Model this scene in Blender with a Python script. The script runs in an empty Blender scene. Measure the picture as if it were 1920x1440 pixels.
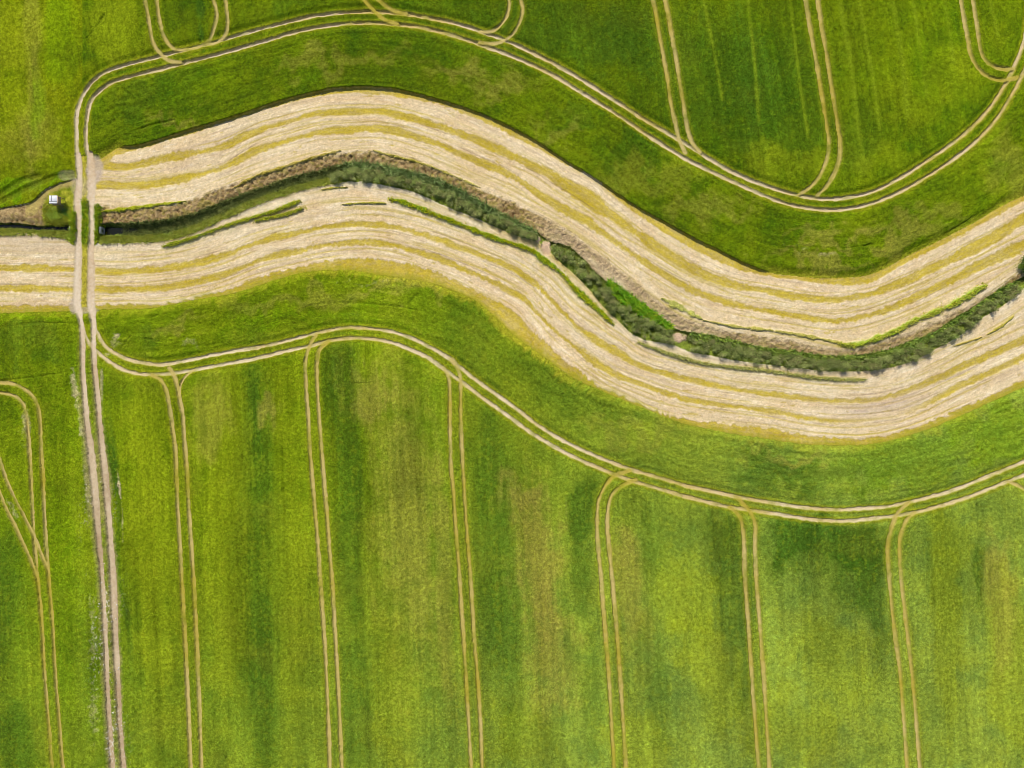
import bpy, math, random
import numpy as np
random.seed(7); np.random.seed(7)
sc = bpy.context.scene
COL = sc.collection
F = np.float32

# ------------------------------------------------------------ camera, sky, sun
K = 11.0                       # photograph pixels (1920 wide) per metre on the ground
ALT = 116.0
cam_d = bpy.data.cameras.new("drone_camera")
cam_d.sensor_width = 36.0
cam_d.lens = 36.0 * ALT / (1920.0 / K)
cam_d.clip_start = 1.0; cam_d.clip_end = 20000.0
cam = bpy.data.objects.new("drone_camera", cam_d)
cam.location = (0, 0, ALT); cam.rotation_euler = (0, 0, 0)
COL.objects.link(cam); sc.camera = cam

SUN_EL = math.radians(50)
SH = (0.36, -0.93)             # direction in which shadows fall
sun_az = math.atan2(-SH[0], -SH[1])     # clockwise from +Y
world = bpy.data.worlds.new("World"); sc.world = world; world.use_nodes = True
wn = world.node_tree; wn.nodes.clear()
wo = wn.nodes.new("ShaderNodeOutputWorld"); bg = wn.nodes.new("ShaderNodeBackground")
sky = wn.nodes.new("ShaderNodeTexSky"); sky.sky_type = 'NISHITA'; sky.sun_disc = False
sky.sun_elevation = SUN_EL; sky.sun_rotation = sun_az
bg.inputs[1].default_value = 0.12
wn.links.new(sky.outputs[0], bg.inputs[0]); wn.links.new(bg.outputs[0], wo.inputs[0])
sl = bpy.data.lights.new("sun", 'SUN'); sl.energy = 4.4; sl.angle = math.radians(0.55)
sl.color = (1.0, 0.95, 0.87)
so = bpy.data.objects.new("sun", sl); COL.objects.link(so)
sd = np.array([SH[0], SH[1]]); sd /= np.linalg.norm(sd)
from mathutils import Vector
so.rotation_euler = Vector((sd[0]*math.cos(SUN_EL), sd[1]*math.cos(SUN_EL), -math.sin(SUN_EL))).to_track_quat('-Z', 'Y').to_euler()
sc.view_settings.view_transform = 'Standard'; sc.view_settings.look = 'None'
sc.view_settings.exposure = 0.0; sc.view_settings.gamma = 1.0
sc.render.engine = 'CYCLES'
sc.cycles.pixel_filter_type = 'BLACKMAN_HARRIS'; sc.cycles.filter_width = 0.8
sc.cycles.max_bounces = 4; sc.cycles.diffuse_bounces = 2

ILL = 1.35                     # flat white ground would render at about this value
def lin(r, g, b):
    c = np.array([r, g, b], float) / 255.0
    c = np.where(c <= 0.04045, c / 12.92, ((c + 0.055) / 1.055) ** 2.4)
    return (c / ILL).astype(F)

# ------------------------------------------------------------ helpers
def tag(o, label, cat=None, kind=None, group=None):
    if label: o['label'] = label
    if cat: o['category'] = cat
    if kind: o['kind'] = kind
    if group: o['group'] = group
    return o

_tab = np.random.RandomState(3).rand(16, 256, 256).astype(F)
def vn(x, y, seed=0):
    """value noise, about -1..1"""
    t = _tab[seed % 16]
    x = x + 37.3 * (seed + 1); y = y + 91.7 * (seed + 1)
    xi = np.floor(x); yi = np.floor(y)
    fx = (x - xi).astype(F); fy = (y - yi).astype(F)
    xi = xi.astype(np.int32) & 255; yi = yi.astype(np.int32) & 255
    fx = fx * fx * (3 - 2 * fx); fy = fy * fy * (3 - 2 * fy)
    x1 = (xi + 1) & 255; y1 = (yi + 1) & 255
    a = t[yi, xi]; b = t[yi, x1]; c = t[y1, xi]; d = t[y1, x1]
    return ((a + (b - a) * fx) * (1 - fy) + (c + (d - c) * fx) * fy) * 2 - 1
def fbm(x, y, o=3, seed=0):
    r = 0; a = 1.0; n = 0
    for i in range(o):
        r = r + a * vn(x, y, seed + i * 3); n += a
        a *= 0.55; x = x * 2.03; y = y * 2.03
    return r / n
def ss(a, b, x):
    t = np.clip((x - a) / (b - a), 0, 1)
    return (t * t * (3 - 2 * t)).astype(F)

def smooth_poly(pts, step=5.0):
    p = np.array(pts, float)
    q = np.vstack([2 * p[0] - p[1], p, 2 * p[-1] - p[-2]])
    out = []
    for i in range(1, len(q) - 2):
        L = np.linalg.norm(q[i + 1] - q[i]); n = max(1, int(round(L / step)))
        t = np.linspace(0, 1, n, endpoint=False)[:, None]
        p0, p1, p2, p3 = q[i - 1], q[i], q[i + 1], q[i + 2]
        out.append(0.5 * ((2 * p1) + (-p0 + p2) * t + (2 * p0 - 5 * p1 + 4 * p2 - p3) * t ** 2 + (-p0 + 3 * p1 - 3 * p2 + p3) * t ** 3))
    out.append(q[-2][None])
    r = np.vstack(out)
    # light smoothing against tracing jitter
    for _ in range(3):
        r[1:-1] = 0.25 * r[:-2] + 0.5 * r[1:-1] + 0.25 * r[2:]
    return r
def extend(r, a, b, L=220):
    if a:
        d = r[0] - r[4]; d /= np.linalg.norm(d); r = np.vstack([r[0] + d * L, r])
    if b:
        d = r[-1] - r[-5]; d /= np.linalg.norm(d); r = np.vstack([r, r[-1] + d * L])
    return r
class Curve:
    """y(x) through traced points, straight beyond its ends"""
    def __init__(s, *pts):
        p = np.array(pts, float); s.p = p
        r = smooth_poly(p, 6); s.x = r[:, 0]; s.y = r[:, 1]
    def __call__(s, x):
        y = np.interp(x, s.x, s.y)
        n = 8
        m0 = (s.y[n] - s.y[0]) / (s.x[n] - s.x[0]); m1 = (s.y[-1] - s.y[-1 - n]) / (s.x[-1] - s.x[-1 - n])
        lo = x < s.x[0]; hi = x > s.x[-1]
        y = np.where(lo, s.y[0] + m0 * 150 * np.tanh((x - s.x[0]) / 150), y)
        return np.where(hi, s.y[-1] + m1 * 250 * np.tanh((x - s.x[-1]) / 250), y)

# ------------------------------------------------------------ traced layout (photograph pixels)
N0 = Curve((150,303),(185,300),(205,288),(222,277),(245,276),(275,270),(325,255),(375,240),(425,225),(480,207),(530,190),(580,177),(630,167),(680,164),(730,167),(780,177),(830,191),(880,207),(917,222),(960,242),(1010,270),(1047,295),(1097,325),(1150,360),(1190,387),(1250,420),(1300,448),(1340,467),(1385,490),(1425,506),(1460,515),(1490,518),(1540,522),(1590,521),(1627,517),(1665,500),(1702,480),(1740,462),(1790,437),(1840,410),(1877,387),(1920,367))
N1 = Curve((150,322),(190,318),(217,291),(240,287),(300,268),(360,252),(420,231),(480,212),(540,194),(600,180),(660,175),(720,179),(780,187),(840,202),(900,226),(960,256),(1010,280),(1060,309),(1122,339),(1135,357),(1185,395),(1235,430),(1285,460),(1335,485),(1385,507),(1440,518),(1490,525),(1540,531),(1590,535),(1627,532),(1665,512),(1715,485),(1790,448),(1850,415),(1920,377))
O1 = Curve((185,310),(217,313),(240,314),(300,299),(360,289),(420,275),(480,246),(540,228),(600,213),(660,209),(720,210),(780,223),(840,243),(900,266),(960,293),(1020,322),(1080,358),(1110,377),(1135,397),(1160,415),(1185,432),(1210,450),(1235,466),(1260,482),(1285,497),(1310,510),(1335,521),(1385,537),(1440,546),(1490,556),(1527,561),(1565,561),(1602,557),(1640,550),(1677,535),(1715,520),(1752,502),(1790,482),(1840,457),(1877,437),(1920,413))
O2 = Curve((185,348),(217,348),(240,349),(300,343),(360,332),(420,316),(480,283),(540,265),(600,248),(660,243),(720,242),(780,257),(840,278),(900,305),(960,331),(1020,370),(1080,405),(1135,440),(1172,466),(1210,493),(1247,517),(1285,537),(1322,554),(1360,567),(1400,577),(1440,584),(1490,592),(1540,600),(1565,602),(1615,595),(1665,579),(1715,559),(1765,534),(1815,508),(1865,485),(1920,461))
N6 = Curve((150,384),(190,385),(240,385),(300,382),(360,371),(420,347),(480,325),(540,306),(600,290),(660,283),(720,282),(780,298),(840,323),(900,351),(960,376),(1010,400),(1060,427),(1110,462),(1160,500),(1197,531),(1235,560),(1272,587),(1310,603),(1347,615),(1385,622),(1440,628),(1490,636),(1540,645),(1600,653),(1640,643),(1690,625),(1727,609),(1765,594),(1802,577),(1827,562),(1865,538),(1890,519),(1920,498))
N7 = Curve((150,418),(190,418),(240,417),(300,412),(360,400),(420,375),(480,355),(540,333),(600,318),(660,304),(720,310),(780,325),(840,343),(900,378),(960,412),(1010,437),(1035,455),(1060,457),(1085,475),(1115,507),(1160,545),(1210,580),(1255,612),(1295,622),(1360,634),(1400,645),(1440,653),(1490,658),(1540,667),(1590,668),(1640,662),(1677,652),(1715,637),(1752,624),(1777,606),(1815,583),(1840,567),(1877,541),(1905,527),(1940,505))
N8 = Curve((150,456),(190,456),(240,455),(300,452),(360,437),(420,411),(480,384),(540,364),(600,348),(660,341),(720,347),(780,362),(840,389),(900,412),(960,440),(1010,455),(1037,478),(1060,500),(1085,522),(1110,549),(1135,580),(1160,602),(1180,622),(1210,638),(1255,645),(1295,660),(1335,667),(1385,677),(1440,684),(1490,690),(1552,696),(1615,696),(1665,690),(1715,675),(1752,655),(1790,635),(1840,597),(1865,583),(1890,566),(1910,548),(1940,525))
O3 = Curve((0,502),(140,505),(190,508),(240,509),(300,504),(360,496),(420,479),(480,456),(540,440),(600,428),(660,421),(720,423),(780,436),(840,454),(900,477),(960,503),(1000,530),(1030,558),(1060,590),(1085,614),(1120,639),(1160,662),(1185,677),(1210,689),(1247,701),(1285,711),(1335,721),(1385,730),(1440,738),(1490,744),(1540,749),(1590,752),(1627,750),(1665,744),(1715,728),(1765,706),(1815,682),(1865,660),(1920,636))
O4 = Curve((0,541),(140,542),(190,543),(240,544),(300,539),(360,530),(420,515),(480,490),(540,475),(600,463),(660,455),(720,457),(780,473),(840,492),(900,517),(960,547),(985,563),(1010,590),(1040,621),(1072,646),(1100,667),(1135,691),(1172,710),(1210,723),(1260,740),(1310,752),(1360,760),(1440,771),(1490,780),(1540,787),(1577,790),(1627,787),(1677,780),(1715,767),(1777,736),(1815,718),(1865,695),(1920,669))
S6 = Curve((0,572),(140,573),(190,572),(240,571),(300,571),(360,561),(420,545),(480,522),(540,505),(600,492),(660,485),(720,488),(780,500),(840,520),(900,550),(960,580),(985,605),(1010,632),(1047,665),(1085,695),(1115,719),(1147,736),(1185,753),(1222,770),(1260,781),(1310,788),(1360,795),(1410,800),(1440,803),(1490,812),(1552,820),(1615,822),(1665,815),(1715,802),(1765,782),(1802,767),(1840,750),(1877,732),(1920,711))
S7 = Curve((0,587),(140,583),(180,580),(275,578),(320,572),(350,565),(400,557),(450,547),(480,537),(530,521),(580,509),(655,507),(705,514),(755,521),(805,530),(855,546),(892,564),(917,584),(942,606),(960,625),(997,652),(1035,680),(1065,702),(1100,720),(1135,736),(1172,752),(1210,767),(1247,782),(1285,795),(1335,806),(1385,815),(1440,823),(1502,832),(1577,835),(1652,830),(1715,813),(1777,790),(1815,773),(1865,750),(1920,725))
WN = Curve((-60,410),(0,392),(30,387),(62,380),(80,362),(100,350),(128,340),(145,335))   # lower edge of the north-west crop

# wheel ruts: name, half width px, style, [(points, extend start, extend end), ...]
TR = [
 ("n_head", 3.0, 'h', "curved double wheel rut sweeping along the whole northern wheat headland", [
  ([(149,352),(147,312),(145,262),(144,230),(147,205),(157,180),(175,155),(197,138),(220,129),(250,120),(287,111),(330,100),(390,85),(437,71),(480,59),(530,46),(580,34),(630,27),(687,24),(742,26),(792,33),(855,46),(905,62),(960,83),(1027,115),(1092,152),(1160,195),(1210,227),(1267,260),(1310,287),(1360,317),(1400,336),(1440,351),(1490,366),(1540,374),(1590,371),(1640,358),(1690,332),(1740,300),(1790,265),(1830,230),(1860,195),(1885,155),(1902,120),(1915,87),(1921,60),(1926,0)],0,1),
  ([(172,355),(167,300),(163,262),(165,225),(172,192),(190,170),(212,156),(250,144),(300,132),(345,120),(400,106),(480,84),(530,69),(580,56),(642,47),(692,45),(755,48),(817,59),(880,78),(960,107),(1027,137),(1080,169),(1147,210),(1210,252),(1260,284),(1310,312),(1385,347),(1440,371),(1490,387),(1540,394),(1590,392),(1640,380),(1690,358),(1752,322),(1815,277),(1860,232),(1890,187),(1912,147),(1925,115),(1940,60)],0,1)]),
 ("n1", 2.6, 's', "short double wheel rut leaving the north headland nearest the dirt track", [
  ([(275,0),(280,25),(285,57),(291,85),(303,103),(318,116),(340,119)],1,0),([(297,0),(301,32),(309,67),(321,88),(334,97),(354,94)],1,0)]),
 ("n1b", 2.6, 's', "short curved double wheel rut at the top edge, second from the dirt track", [
  ([(402,0),(410,30),(405,55),(396,76),(380,88),(358,94)],1,0),([(425,0),(429,30),(430,50),(424,70),(408,82),(390,86)],1,0)]),
 ("n2", 2.4, 's', "very short double wheel rut above the crest of the northern bend", [
  ([(682,0),(695,15),(705,25),(722,40),(746,47)],1,0),([(705,0),(720,10),(738,23),(762,28)],1,0)]),
 ("n3", 2.4, 's', "hooked double wheel rut at the top edge right of the bend crest", [
  ([(954,0),(955,15),(950,35),(937,52),(922,62),(900,62)],1,0),([(975,0),(980,15),(979,32),(972,50),(962,67),(946,78),(926,84),(900,82)],1,0)]),
 ("n4", 2.6, 's', "long double wheel rut meeting the north headland on its falling side", [
  ([(1222,0),(1229,30),(1235,70),(1242,107),(1250,150),(1256,195),(1264,230),(1272,262),(1284,288)],1,0),([(1245,0),(1251,30),(1259,75),(1266,112),(1272,155),(1280,200),(1287,242),(1297,270),(1312,288)],1,0)]),
 ("n5", 2.6, 's', "long double wheel rut ending where the northern rut turns back upward", [
  ([(1507,0),(1515,50),(1525,105),(1534,155),(1541,200),(1547,237),(1551,275),(1547,300),(1535,330),(1517,352),(1496,366)],1,0),([(1530,0),(1537,50),(1547,107),(1557,170),(1565,220),(1572,270),(1571,295),(1562,325),(1547,350),(1530,368)],1,0)]),
 ("n6", 2.4, 's', "hooked double wheel rut in the top right corner of the north field", [
  ([(1797,0),(1802,32),(1810,75),(1816,107),(1830,132),(1850,148),(1877,153),(1905,147)],1,0),([(1819,0),(1826,42),(1832,87),(1840,113),(1855,126),(1875,132),(1897,131)],1,0)]),
 ("s_head", 3.0, 'h', "curved double wheel rut sweeping along the whole southern wheat headland", [
  ([(178,612),(186,630),(197,648),(210,659),(232,670),(250,677),(275,681),(300,684),(332,680),(375,671),(425,661),(480,652),(530,641),(592,625),(630,617),(660,614),(692,616),(730,621),(767,632),(805,650),(842,672),(860,687),(905,722),(960,760),(997,789),(1035,814),(1085,841),(1135,862),(1185,881),(1235,895),(1285,910),(1335,921),(1385,932),(1440,941),(1490,949),(1540,954),(1577,955),(1627,952),(1665,949),(1702,941),(1740,932),(1790,917),(1840,897),(1890,877),(1920,865)],0,1),
  ([(156,612),(162,632),(175,652),(200,673),(225,690),(250,699),(275,702),(295,702),(325,700),(350,696),(400,687),(480,672),(530,660),(580,649),(617,639),(655,634),(692,635),(730,641),(767,654),(805,672),(835,694),(867,717),(905,746),(960,785),(997,812),(1042,839),(1085,861),(1135,882),(1172,897),(1222,912),(1272,927),(1322,940),(1372,951),(1440,961),(1490,969),(1540,975),(1590,976),(1640,971),(1677,966),(1715,960),(1765,947),(1815,931),(1865,911),(1920,890)],0,1)]),
 ("v1", 2.7, 's', "long double wheel rut in the south field nearest right of the dirt track", [
  ([(285,703),(300,709),(310,722),(316,740),(322,775),(327,812),(331,850),(335,940),(339,1015),(343,1090),(349,1200),(354,1305),(360,1440)],0,1),([(318,690),(328,704),(334,722),(338,742),(344,775),(347,812),(352,875),(356,950),(361,1027),(365,1090),(370,1190),(375,1305),(380,1440)],0,1)]),
 ("v1c", 1.6, 's', "thin turning wheel mark joining the headland rut to the first southern rut", [
  ([(337,740),(341,718),(350,704),(366,693)],0,0)]),
 ("v2", 2.5, 's', "long double wheel rut in the south field, second right of the dirt track", [
  ([(594,627),(586,638),(578,655),(574,682),(575,725),(579,775),(582,837),(587,900),(592,960),(597,1015),(602,1090),(610,1205),(615,1305),(620,1440)],0,1),([(617,640),(601,652),(596,670),(595,700),(599,775),(604,840),(609,905),(614,960),(618,1015),(624,1090),(630,1195),(636,1305),(642,1440)],0,1)]),
 ("v3", 2.5, 's', "long double wheel rut starting where the southern rut curves downhill", [
  ([(832,690),(842,708),(844,750),(844,800),(846,875),(850,915),(855,990),(861,1065),(869,1190),(876,1305),(884,1440)],0,1),([(848,675),(861,697),(864,725),(864,775),(866,835),(870,905),(876,1002),(882,1077),(890,1200),(899,1317),(904,1440)],0,1)]),
 ("v4", 2.6, 's', "arched double wheel rut bending left off the southern headland rut", [
  ([(1180,882),(1155,890),(1140,902),(1126,925),(1120,950),(1119,990),(1121,1027),(1126,1077),(1130,1135),(1135,1190),(1141,1267),(1146,1355),(1151,1440)],0,1),([(1192,900),(1167,909),(1148,925),(1140,947),(1138,977),(1140,1010),(1145,1060),(1150,1115),(1157,1195),(1163,1280),(1168,1355),(1173,1440)],0,1)]),
 ("v5", 2.6, 's', "double wheel rut dropping from the right half of the southern headland rut", [
  ([(1368,951),(1385,965),(1391,990),(1394,1027),(1395,1077),(1400,1145),(1406,1230),(1411,1305),(1421,1440)],0,1),([(1380,931),(1395,947),(1407,960),(1415,985),(1414,1015),(1416,1077),(1421,1140),(1425,1190),(1432,1290),(1441,1440)],0,1)]),
 ("v6", 2.6, 's', "rightmost long double wheel rut of the south field", [
  ([(1704,941),(1687,955),(1675,975),(1666,1000),(1662,1027),(1664,1065),(1669,1127),(1676,1190),(1685,1255),(1691,1330),(1699,1440)],0,1),([(1714,961),(1697,975),(1687,1000),(1684,1030),(1687,1080),(1694,1145),(1704,1230),(1712,1305),(1722,1440)],0,1)]),
 ("v7", 2.2, 's', "faint turning wheel mark below the rut at the right edge", [
  ([(1888,902),(1905,909),(1920,919),(1940,940),(1950,980)],0,1)]),
 ("w1", 2.3, 's', "double wheel rut rounding a corner left of the dirt track", [
  ([(0,736),(25,740),(42,750),(51,770),(55,800),(58,840),(62,915),(66,990),(71,1060),(76,1110),(82,1180),(84,1230),(90,1305),(96,1380),(101,1440)],1,1),([(0,717),(30,720),(50,730),(65,743),(74,760),(78,790),(80,840),(84,915),(89,1015),(94,1085),(101,1167),(106,1255),(112,1330),(120,1430),(121,1440)],1,1)]),
 ("w2", 2.0, 's', "double wheel rut slanting in from the left edge to join another", [
  ([(0,852),(12,890),(27,925),(45,960),(62,995),(80,1037),(94,1072)],1,0),([(0,917),(12,947),(30,982),(47,1020),(62,1052),(73,1088)],1,0)]),
]
TRACK = [  # the dirt track: left and right wheel, with half widths at the knots
 [(147,290,4),(149,312,4.5),(150,332,4.5),(146,375,6.5),(148,412,5.5),(147,475,5.5),(146,525,6.5),(145,570,7),(152,595,4.5),(156,640,4),(157,700,4),(161,750,4.5),(165,800,5),(172,850,6),(177,900,6),(182,960,5.5),(187,1020,4.5),(191,1060,4),(195,1120,4),(199,1200,4),(203,1300,4),(208,1380,4),(212,1440,4)],
 [(170,290,5),(172,325,7.5),(171,375,6.5),(174,425,4.5),(171,475,5.5),(171,525,6.5),(171,570,7),(176,600,4.5),(176,650,4),(180,700,4.5),(185,750,4.5),(189,800,4.5),(194,850,5),(200,910,5.5),(205,970,5),(210,1040,5),(213,1090,6),(217,1180,5),(222,1280,4.5),(226,1360,4),(233,1440,4)]]
TRX = Curve(*[(y, x) for x, y in [(158,200),(158,290),(160,350),(160,420),(159,560),(166,640),(170,720),(178,800),(188,900),(196,1000),(203,1120),(210,1260),(222,1440)]])

# dark furrows and small ledges inside crops: polyline, half width px, depth share
FUR = [
 ([(-20,376),(0,366),(25,350),(45,338),(75,331)], 4.4, 1.0), ([(-20,390),(0,379),(30,366),(55,353),(80,341),(108,332),(135,330)], 4.6, 1.0),
 ([(0,613),(40,610),(75,606),(130,606)], 1.3, .7), ([(0,715),(60,708),(100,702),(135,697)], 1.6, .8), ([(70,728),(100,721),(135,716)], 1.4, .7),
 ([(225,660),(240,640),(270,605),(300,590)], 1.2, .5), ([(275,636),(300,640)], 1.1, .5),
 ([(222,900),(228,940),(233,1000),(237,1060),(241,1110),(243,1160)], 1.5, .8), ([(165,960),(170,1040),(175,1090)], 1.1, .5),
 ([(167,75),(180,60),(192,45),(200,30)], 1.5, .55), ([(205,70),(208,90),(215,118)], 1.2, .5), ([(250,250),(290,236),(330,228)], 1.3, .5),
 ([(1080,232),(1095,240),(1110,238)], 2.0, .5), ([(1130,262),(1150,290),(1175,306),(1205,305)], 1.6, .45), ([(1030,230),(1050,250),(1075,262)], 1.6, .45),
 ([(1720,462),(1770,440),(1815,412),(1838,398)], 1.2, .6), ([(1740,468),(1800,440),(1850,412)], 1.0, .5), ([(1525,465),(1570,468),(1630,460)], 1.1, .5),
 ([(480,600),(560,578),(640,568),(740,575),(820,590)], 1.2, .5), ([(610,520),(680,520),(760,530)], 1.1, .45), ([(765,570),(785,552),(800,540)], 1.4, .4), ([(655,570),(680,545),(690,530)], 1.2, .35),
 ([(960,920),(978,930),(980,1000),(984,1100),(990,1200)], .9, .5), ([(652,715),(656,800),(664,830)], 1.1, .4), ([(640,719),(700,718)], 1.1, .5), ([(693,722),(697,765)], 1.1, .5),
 ([(1793,1045),(1797,1070),(1800,1120)], 1.5, .6), ([(1440,842),(1490,850),(1540,854)], 1.0, .5), ([(1330,864),(1400,874),(1440,880)], 1.0, .4),
]
# thin bright misdrilled lines in the north field
LITE = [([(1570,0),(1580,60),(1592,130),(1602,220),(1614,300)], 3.2), ([(1606,0),(1618,70),(1632,150),(1645,245)], 2.6), ([(1668,0),(1680,70),(1690,140),(1697,220)], 3.2), ([(1708,10),(1720,90),(1733,180)], 2.6), ([(1766,0),(1774,50),(1782,120)], 2.6), ([(1320,20),(1338,110),(1352,190)], 2.2), ([(1400,10),(1412,120),(1420,230)], 2.2), ([(1480,20),(1495,150),(1512,260)], 2.0), ([(1850,0),(1865,70)], 2.4)]

# coloured patches in the crops: x, y, rx, ry, slope dx/dy, kind, amount
PATCH = [
 (30,362,48,26,0,'g',.95),(112,352,20,12,0,'g',.7),(25,345,30,10,0,'g',.5),
 (1060,70,170,70,0,'d',.55),(1330,150,120,130,.1,'d',.5),(1460,200,90,140,.1,'d',.45),(1180,60,60,80,0,'d',.3),(1600,260,60,60,0,'d',.35),(1075,225,45,28,0,'d',.4),(1180,290,60,30,0,'d',.45),(820,20,80,40,0,'d',.3),
 (375,30,14,50,0,'d',.8),(545,15,40,22,0,'d',.4),(62,130,20,240,0,'b',.5),(105,60,30,60,0,'y',.4),(40,200,30,50,0,'y',.4),(20,60,60,90,0,'y',.5),(115,60,26,80,0,'g',.5),(60,260,60,60,0,'b',.25),(70,190,15,60,0,'g',.5),
 (215,60,50,80,0,'y',.45),(330,150,60,30,0,'d',.3),(260,175,40,30,0,'d',.4),(330,222,60,14,-.3,'b',.4),(580,130,70,22,0,'b',.3),(700,115,110,22,0,'b',.3),(860,140,60,20,0,'b',.45),(930,170,70,22,0,'b',.4),(1040,250,50,20,0,'b',.3),
 (1200,340,120,30,0,'b',.22),(1330,400,100,24,0,'b',.3),(1560,450,110,14,0,'b',.45),(1500,470,60,12,0,'w',.3),(1700,440,80,22,0,'b',.45),(1760,400,60,20,0,'b',.3),(1540,495,120,14,0,'b',.5),(1840,300,50,40,0,'y',.3),(1900,320,50,60,0,'b',.3),(1540,480,60,6,0,'w',.4),
 (1730,180,90,60,0,'y',.25),(1740,110,30,60,0,'g',.3),(1670,300,80,30,0,'y',.2),(1480,320,70,30,0,'y',.35),(1420,290,40,30,0,'y',.3),(1320,320,70,14,0,'y',.3),
 # south headland
 (280,630,25,30,0,'d',.5),(220,640,14,14,0,'w',.45),(222,632,8,6,0,'w',.5),(205,655,9,9,0,'w',.55),(360,645,24,10,0,'w',.45),(330,612,50,14,0,'b',.4),(560,560,150,16,0,'b',.35),(760,540,120,16,0,'b',.5),(700,528,90,5,0,'w',.35),(620,595,180,12,0,'g',.4),
 (880,620,60,60,0,'d',.35),(1000,700,60,40,.6,'d',.3),(1100,760,60,30,0,'d',.3),(1190,800,120,22,0,'b',.25),(1440,880,80,26,0,'d',.5),(1570,890,120,26,0,'d',.35),(1700,860,120,60,0,'g',.35),(1480,852,80,12,0,'b',.45),(1850,800,100,50,0,'g',.5),(60,640,60,30,0,'d',.5),(50,595,80,8,0,'g',.6),
 # south field
 (485,1050,44,420,.03,'d',.62),(470,760,24,80,0,'d',.5),(657,900,28,280,.04,'d',.62),(672,1330,34,130,.03,'d',.5),(620,720,20,60,0,'d',.5),(928,1000,36,280,.05,'d',.6),(960,1350,20,120,0,'d',.35),(1092,960,28,70,0,'d',.65),(1095,1070,20,60,0,'d',.55),(1110,1300,24,110,0,'d',.35),
 (1350,1010,30,60,.1,'d',.7),(1388,1160,34,180,.1,'d',.5),(1545,1005,125,46,0,'d',.85),(1600,1060,60,60,0,'d',.5),(1500,1060,60,40,0,'d',.5),(1635,1100,26,160,.1,'d',.55),(1760,1050,40,120,.1,'d',.35),(1830,1060,16,60,0,'d',.6),(1220,1030,20,60,0,'d',.4),(1235,1280,30,120,.1,'d',.35),
 (10,1120,40,120,0,'d',.6),(25,1380,55,80,0,'d',.6),(110,1100,30,260,.05,'g',.3),(208,870,14,60,.1,'d',.7),(228,1000,8,240,.06,'d',.5),(170,760,8,60,0,'g',.3),
 (290,1000,40,320,.04,'y',.35),(430,950,40,330,.03,'y',.35),(400,780,30,80,0,'b',.35),(540,1060,30,330,.04,'y',.25),(505,760,24,22,0,'b',.5),(690,745,34,50,0,'b',.5),(760,960,60,300,.05,'b',.45),(740,1300,50,140,0,'y',.3),(830,1100,18,300,.05,'b',.35),
 (985,930,40,40,0,'b',.6),(1010,1060,50,150,.05,'b',.65),(1030,1230,50,110,0,'b',.5),(980,1380,60,60,0,'y',.3),(1170,1020,30,50,0,'b',.45),(1185,1130,22,120,.1,'b',.45),(1290,1120,60,80,.2,'y',.35),(1330,1250,50,110,.3,'y',.4),(1200,1400,60,60,0,'y',.35),(1420,1300,30,120,0,'y',.2),
 (1560,1240,60,80,.3,'y',.35),(1490,1350,60,70,.2,'y',.35),(1780,1000,40,50,0,'y',.35),(1770,1180,24,180,.05,'y',.4),(1870,1080,30,90,.1,'b',.6),(1890,1250,40,180,.1,'y',.45),(1880,1180,26,80,0,'b',.35),(1700,1350,160,90,0,'y',.15),
 (55,790,9,26,.1,'w',.7),(48,820,12,30,.05,'w',.35),(25,955,10,26,.4,'w',.45),(145,720,9,40,.12,'w',.55),(158,800,9,70,.15,'w',.5),(167,900,8,60,.1,'w',.5),(170,960,12,50,0,'w',.35),(178,1180,16,120,.03,'w',.35),(182,1330,12,110,.03,'w',.35),(227,915,4,30,.1,'w',.7),(233,970,3,50,.05,'w',.45),(194,720,5,40,0,'w',.5),
]
PC = {'d': lin(62,96,22), 'y': lin(142,154,24), 'b': lin(150,140,58), 'g': lin(108,144,6), 'w': lin(194,178,132)}

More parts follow.
